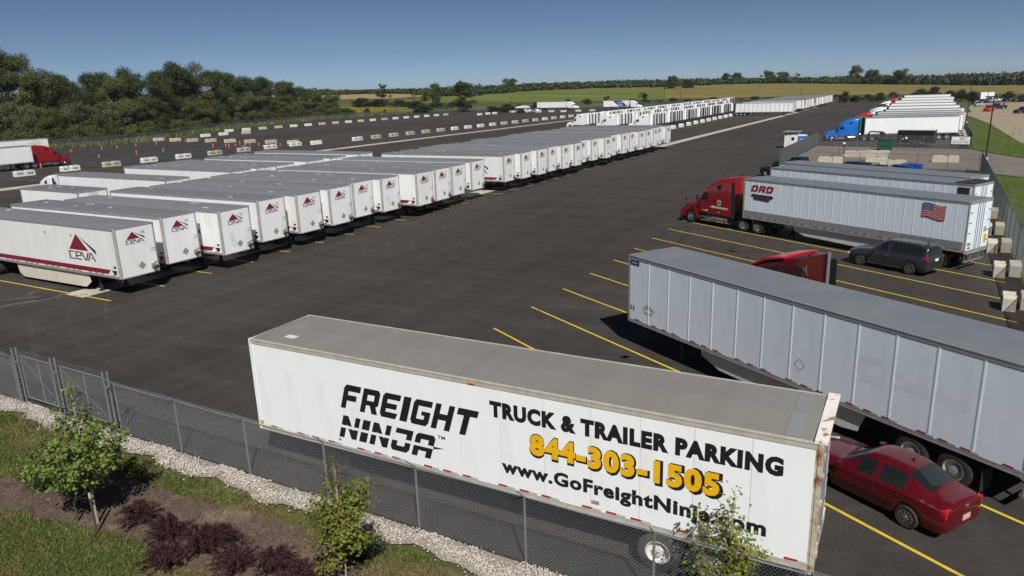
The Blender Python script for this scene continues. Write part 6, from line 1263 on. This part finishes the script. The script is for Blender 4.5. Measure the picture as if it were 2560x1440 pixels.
deco(ct, 'hitch', lambda b: (b.tube((2.6, .6, .45), (3.9, 0, .45), .05, 6), b.tube((2.6, -.6, .45), (3.9, 0, .45), .05, 6), b.tube((3.7, 0, .05), (3.7, 0, .8), .05, 6)), M['under']); deco(ct, 'decal', lambda b: (b.tube((1.35, 1.052, 1.35), (1.35, 1.06, 1.35), .2, 14), b.tube((1.85, 1.052, 1.2), (1.85, 1.06, 1.2), .1, 12)), M['cream'])
gx, gy = UP(2215, 356); gn = empty('gooseneck_trailer', (gx, gy, 0), R(170), 'low black gooseneck flatbed trailer beside the blue rig', 'flatbed trailer')
deco(gn, 'deck', lambda b: (b.box(-7, .6, -1.1, 1.1, .62, .78), b.box(-7, .6, -.6, -.5, .4, .62), b.box(-7, .6, .5, .6, .4, .62)), M['under']); deco(gn, 'gooseneck', lambda b: (b.path([(.5, .5, .7), (.7, .5, 1.75), (2.7, .2, 1.85), (3.1, 0, 1.2)], .11, 6), b.path([(.5, -.5, .7), (.7, -.5, 1.75), (2.7, -.2, 1.85), (3.1, 0, 1.2)], .11, 6), b.box(.4, 1.0, -.6, .6, 1.0, 1.7)), M['under'])
for x in (-3.2, -4.1):
    for s in (1, -1): wheel(gn, x, s * 1.0, .38, .24, 5, 'rubber', 'rim')
# banner on the court fence
ba = empty('fence_banner', (0, 0, 0), 0, 'white printed banner tied to the far court fence corner', 'banner'); bp0, bp1 = (2.55, 133.24), (4.95, 132.84)
def ban(s, z, o=.05): return (bp0[0] + (bp1[0] - bp0[0]) * s - .0, bp0[1] + (bp1[1] - bp0[1]) * s - o, z)
deco(ba, 'cloth', lambda b: b.add([ban(0, .75), ban(1, .75), ban(1, 1.85), ban(0, 1.85), ban(0, .75, .04), ban(1, .75, .04), ban(1, 1.85, .04), ban(0, 1.85, .04)], [(0, 1, 2, 3), (7, 6, 5, 4), (0, 4, 5, 1), (3, 2, 6, 7), (0, 3, 7, 4), (1, 5, 6, 2)]), M['print_white'])
deco(ba, 'lettering', lambda b: (put_text(b, 'FREIGHT', lambda x, y: ban(.42 + x * .42, 1.6 + y * .14, .055), 0, .05), put_text(b, 'NINJA', lambda x, y: ban(.42 + x * .28, 1.40 + y * .14, .055), 0, .05), put_text(b, 'TRUCK PARKING', lambda x, y: ban(.06 + x * .88, 1.13 + y * .16, .055), 0, .03), put_text(b, '844-303-1505', lambda x, y: ban(.06 + x * .88, .88 + y * .16, .055), 0, .03)), M['black_ink'])
# lamp posts and far utility poles
def lamp_post(label, px, py, h, arm=-1.0):
    x, y = UP(px, py); o = empty('lamp_post', (x, y, 0), 0, label, 'lamp post'); deco(o, 'pole', lambda b: b.tube((0, 0, 0), (0, 0, h), .11, 10, .07), M['bronze']); deco(o, 'lamp_head', lambda b: (b.box(min(0, arm), max(0, arm), -.15, .15, h - .1, h + .03), b.tube((0, 0, h - .05), (0, 0, h + .1), .09, 8)), M['bronze']); deco(o, 'footing', lambda b: b.tube((0, 0, 0), (0, 0, .35), .28, 12), M['concrete'])
lamp_post('dark lamp post on the verge beside the entry road', 2464, 400, 8.2); lamp_post('dark lamp post farther along the verge, by the fence', 2416, 307, 9.5)
x, y = UP(2467, 258); o = empty('lamp_post', (x, y, 0), 0, 'pale metal lamp post standing in the gravel lot', 'lamp post'); deco(o, 'pole', lambda b: b.tube((0, 0, 0), (.3, 0, 9.6), .14, 8, .08), M['galv']); deco(o, 'lamp_head', lambda b: (b.tube((.3, 0, 9.5), (1.6, 0, 9.7), .05, 6), b.box(1.3, 2.0, -.15, .15, 9.6, 9.75)), M['galv'])
for px, pyb, pyt, lab in ((1278, 282, 245, 'thin dark utility pole left of the white canopy'), (1700, 262, 228, 'thin dark utility pole behind the ranks of tractors'), (2003, 244, 220, 'thin dark utility pole behind the far trailer row')):
    x, y = UP(px, pyb); d_ = np.array([x, y, -CAMH]) @ FWD; hh = (pyb - pyt) * d_ / FPX; o = empty('utility_pole', (x, y, 0), 0, lab, 'pole'); deco(o, 'pole', lambda b: b.tube((0, 0, 0), (0, 0, hh), .16, 8, .1), M['bronze']); deco(o, 'lamp_head', lambda b: b.box(-.5, .5, -.1, .1, hh - .15, hh), M['bronze'])
# canopy and cars by the far fence
x, y = UP(1299, 283); o = empty('car_canopy', (x, y + 3, 0), R(20), 'pale canopy shelter on posts by the far fence', 'canopy')
def cano(b):
    n = 8
    for i in range(n):
        a0, a1 = math.pi * i / n, math.pi * (i + 1) / n; b.add([(-3.2 * math.cos(a0), -3, 2.3 + 1.0 * math.sin(a0)), (-3.2 * math.cos(a1), -3, 2.3 + 1.0 * math.sin(a1)), (-3.2 * math.cos(a1), 3, 2.3 + 1.0 * math.sin(a1)), (-3.2 * math.cos(a0), 3, 2.3 + 1.0 * math.sin(a0))], [(0, 1, 2, 3)])
    b.add([(-3.2 * math.cos(math.pi * i / n), -3, 2.3 + math.sin(math.pi * i / n)) for i in range(n + 1)], [tuple(range(n + 1))])
deco(o, 'cover', cano, M['canopy'])
for sx in (1, -1):
    for sy_ in (1, -1): MB().tube((sx * 3.1, sy_ * 2.9, 0), (sx * 3.1, sy_ * 2.9, 2.35), .05, 6).build('post', M['galv'], o)
far_cars = [((1301, 281.5), 'silvercar', 'sedan', 10, 'silver car under the far canopy'), ((1322, 280), 'truckwhite', 'suv', 60, 'white car right of the far canopy'), ((1340, 280.5), 'silvercar', 'suv', 30, 'silver car between the canopy and the white semi'),
 ((2472, 278), 'bright_red', 'suv', 250, 'red car in the gravel lot'), ((2490, 273), 'navy', 'pickup', 190, 'dark pickup behind the red car in the gravel lot'), ((2452, 266), 'silvercar', 'suv', 220, 'silver car left in the gravel lot'), ((2446, 260), 'navy', 'suv', 200, 'dark blue car far left in the gravel lot'), ((2458, 252), 'truckwhite', 'pickup', 200, 'white pickup beside the box truck in the gravel lot'),
 ((2472, 255), 'black', 'pickup', 195, 'black pickup beside the pale lamp post'), ((2486, 255), 'silvercar', 'sedan', 195, 'silver sedan far back in the gravel lot'), ((2504, 254), 'navy', 'suv', 200, 'dark suv far back in the gravel lot'), ((2548, 254), 'black', 'suv', 200, 'black suv at the far right of the gravel lot'), ((2556, 283), 'black', 'suv', 220, 'black suv cut by the right edge'),
 ((1998, 392.5, 1.83), 'navy', 'pickup', 150, 'dark pickup between the trailer roofs and the gate'), ((2124, 403.5, 1.75), 'navy', 'suv', 150, 'dark blue car behind the trailer roofs, middle one'), ((2192, 412.5, 1.83), 'black', 'pickup', 150, 'black vehicle behind the trailer roofs, right one'), ((1958, 404, 1.83), 'black', 'pickup', 150, 'black pickup just left of the silver trailer noses')]
for p, pa, kd, hd, lb in far_cars:
    x, y = UP(*p); car('parked_car' if kd != 'pickup' else 'pickup_truck', lb, (x, y), hd, pa, kd, None, detail=False)
x, y = UP(2446, 254); bt = empty('box_truck', (x, y, 0), R(200), 'white box truck at the back of the gravel lot', 'truck'); deco(bt, 'box', lambda b: b.box(-5.2, -.1, -1.2, 1.2, 1.0, 3.6), M['white']); deco(bt, 'cab', lambda b: b.loft([(2.0, .9, .5, 1.2, .15), (1.6, 1.0, .5, 1.5, .15), (1.0, 1.05, .5, 2.2, .2), (-.05, 1.05, .5, 2.4, .2)]), M['black']); deco(bt, 'chassis', lambda b: b.box(-5.2, 1.6, -.8, .8, .5, 1.0), M['under'])
for xx in (1.0, -3.6):
    for s in (1, -1): wheel(bt, xx, s * .95, .42, .25, 'dish')
x, y = UP(2533, 341); o = empty('wire_hoop', (x, y, 0), R(30), 'short grey pipe frame in the grass by the gravel lot', 'pipe frame'); deco(o, 'frame', lambda b: b.path([(0, 0, 0), (0, 0, 1.6), (1.2, 0, 1.4), (1.2, 0, .4)], .05, 6), M['galv'])
# white domes peeping through the wood
for i, (px, py, w) in enumerate(((205, 238, 50), (258, 236, 40), (333, 232, 40))):
    d = ray(px, 240); t = 420 / math.hypot(d[0], d[1]); cx, cy = d[0] * t, d[1] * t; dd_ = np.array([cx, cy, 0]) @ FWD; ztop = CAMH + (249.5 - (px - 318) * .0327 + 3 - 222) / FPX * dd_; rr = w * dd_ / FPX * .8; ztop -= 2.6; b = MB()
    b.lathe([(rr * math.cos(q), rr * .75 * math.sin(q)) for q in np.linspace(0, 1.57, 7)], n=18); o = empty('storage_dome', (cx, cy, 0), 0, 'white storage dome glimpsed through the left wood, %s from the left' % o_(i), 'dome')
    b.v = [(v[0], v[2], v[1] + ztop - rr * .75) for v in b.v]; b.build('membrane', M['dome'], o, 40); MB().tube((0, 0, 0), (0, 0, ztop - rr * .75), rr, 18).build('wall', M['dome'], o)

# two people far off
def person(label, px, py, shirt, heading):
    x, y = UP(px, py); m = bpy.data.materials.new('clothes'); m.use_nodes = True; n = m.node_tree; P = n.nodes['Principled BSDF']; P.inputs['Roughness'].default_value = .8
    tc = n.nodes.new('ShaderNodeTexCoord'); sp = n.nodes.new('ShaderNodeSeparateXYZ'); n.links.new(tc.outputs['Object'], sp.inputs[0]); mr = n.nodes.new('ShaderNodeMapRange'); n.links.new(sp.outputs[2], mr.inputs[0]); mr.inputs[2].default_value = 1.8
    cr = n.nodes.new('ShaderNodeValToRGB'); cr.color_ramp.interpolation = 'CONSTANT'; n.links.new(mr.outputs[0], cr.inputs[0]); e = cr.color_ramp.elements; e[0].color = (.03, .03, .04, 1); e[1].position = .53; e[1].color = (*shirt, 1)
    for q, c in ((.83, (.34, .2, .14)), (.93, (.03, .02, .015))): el = e.new(q); el.color = (*c, 1)
    n.links.new(cr.outputs[0], P.inputs['Base Color'])
    V = [(0, 0, .95), (0, 0, 1.2), (0, 0, 1.42), (0, 0, 1.52), (.02, 0, 1.66), (.01, 0, 1.76), (0, .1, .9), (.06, .11, .5), (0, .11, .06), (.12, .11, .03), (0, -.1, .9), (-.05, -.11, .5), (-.08, -.11, .06), (.05, -.11, .03), (0, .2, 1.40), (-.04, .26, 1.12), (.08, .24, .88), (.14, .23, .80), (0, -.2, 1.40), (-.03, -.26, 1.12), (.1, -.24, .9), (.16, -.23, .82)]
    E_ = [(0, 1), (1, 2), (2, 3), (3, 4), (4, 5), (0, 6), (6, 7), (7, 8), (8, 9), (0, 10), (10, 11), (11, 12), (12, 13), (2, 14), (14, 15), (15, 16), (16, 17), (2, 18), (18, 19), (19, 20), (20, 21)]
    RD = [.15, .14, .16, .06, .105, .08, .09, .07, .05, .04, .09, .07, .05, .04, .06, .05, .04, .035, .06, .05, .04, .035]
    me = bpy.data.meshes.new('person'); me.from_pydata(V, E_, []); me.materials.append(m); o = link('person', me, None, (x, y, 0), R(heading)); tag(o, label, 'person')
    sk = o.modifiers.new('skin', 'SKIN'); me.skin_vertices[0].data[0].use_root = True
    for i, r_ in enumerate(RD): me.skin_vertices[0].data[i].radius = (r_, r_)
    o.modifiers.new('sub', 'SUBSURF').levels = 1; return o
person('person in a pale shirt standing beyond the blue-panelled rig', 1568, 273, (.6, .6, .58), 200)
person('person in dark clothes behind the dark pickup in the gravel lot', 2509, 268, (.05, .03, .04), 120)

# ================================================================== THE AIR
hz = bpy.data.materials.new('thin_haze'); hz.use_nodes = True; n_ = hz.node_tree; n_.nodes.remove(n_.nodes['Principled BSDF']); pv = n_.nodes.new('ShaderNodeVolumePrincipled')
pv.inputs['Color'].default_value = (.80, .88, 1, 1); pv.inputs['Density'].default_value = .00008; pv.inputs['Anisotropy'].default_value = .2
n_.links.new(pv.outputs[0], n_.nodes['Material Output'].inputs['Volume'])
tag(MB().box(-9500, 9500, -9500, 9500, -70, 46).build('haze', hz), 'thin summer haze over the whole yard and fields', 'haze', kind='stuff')
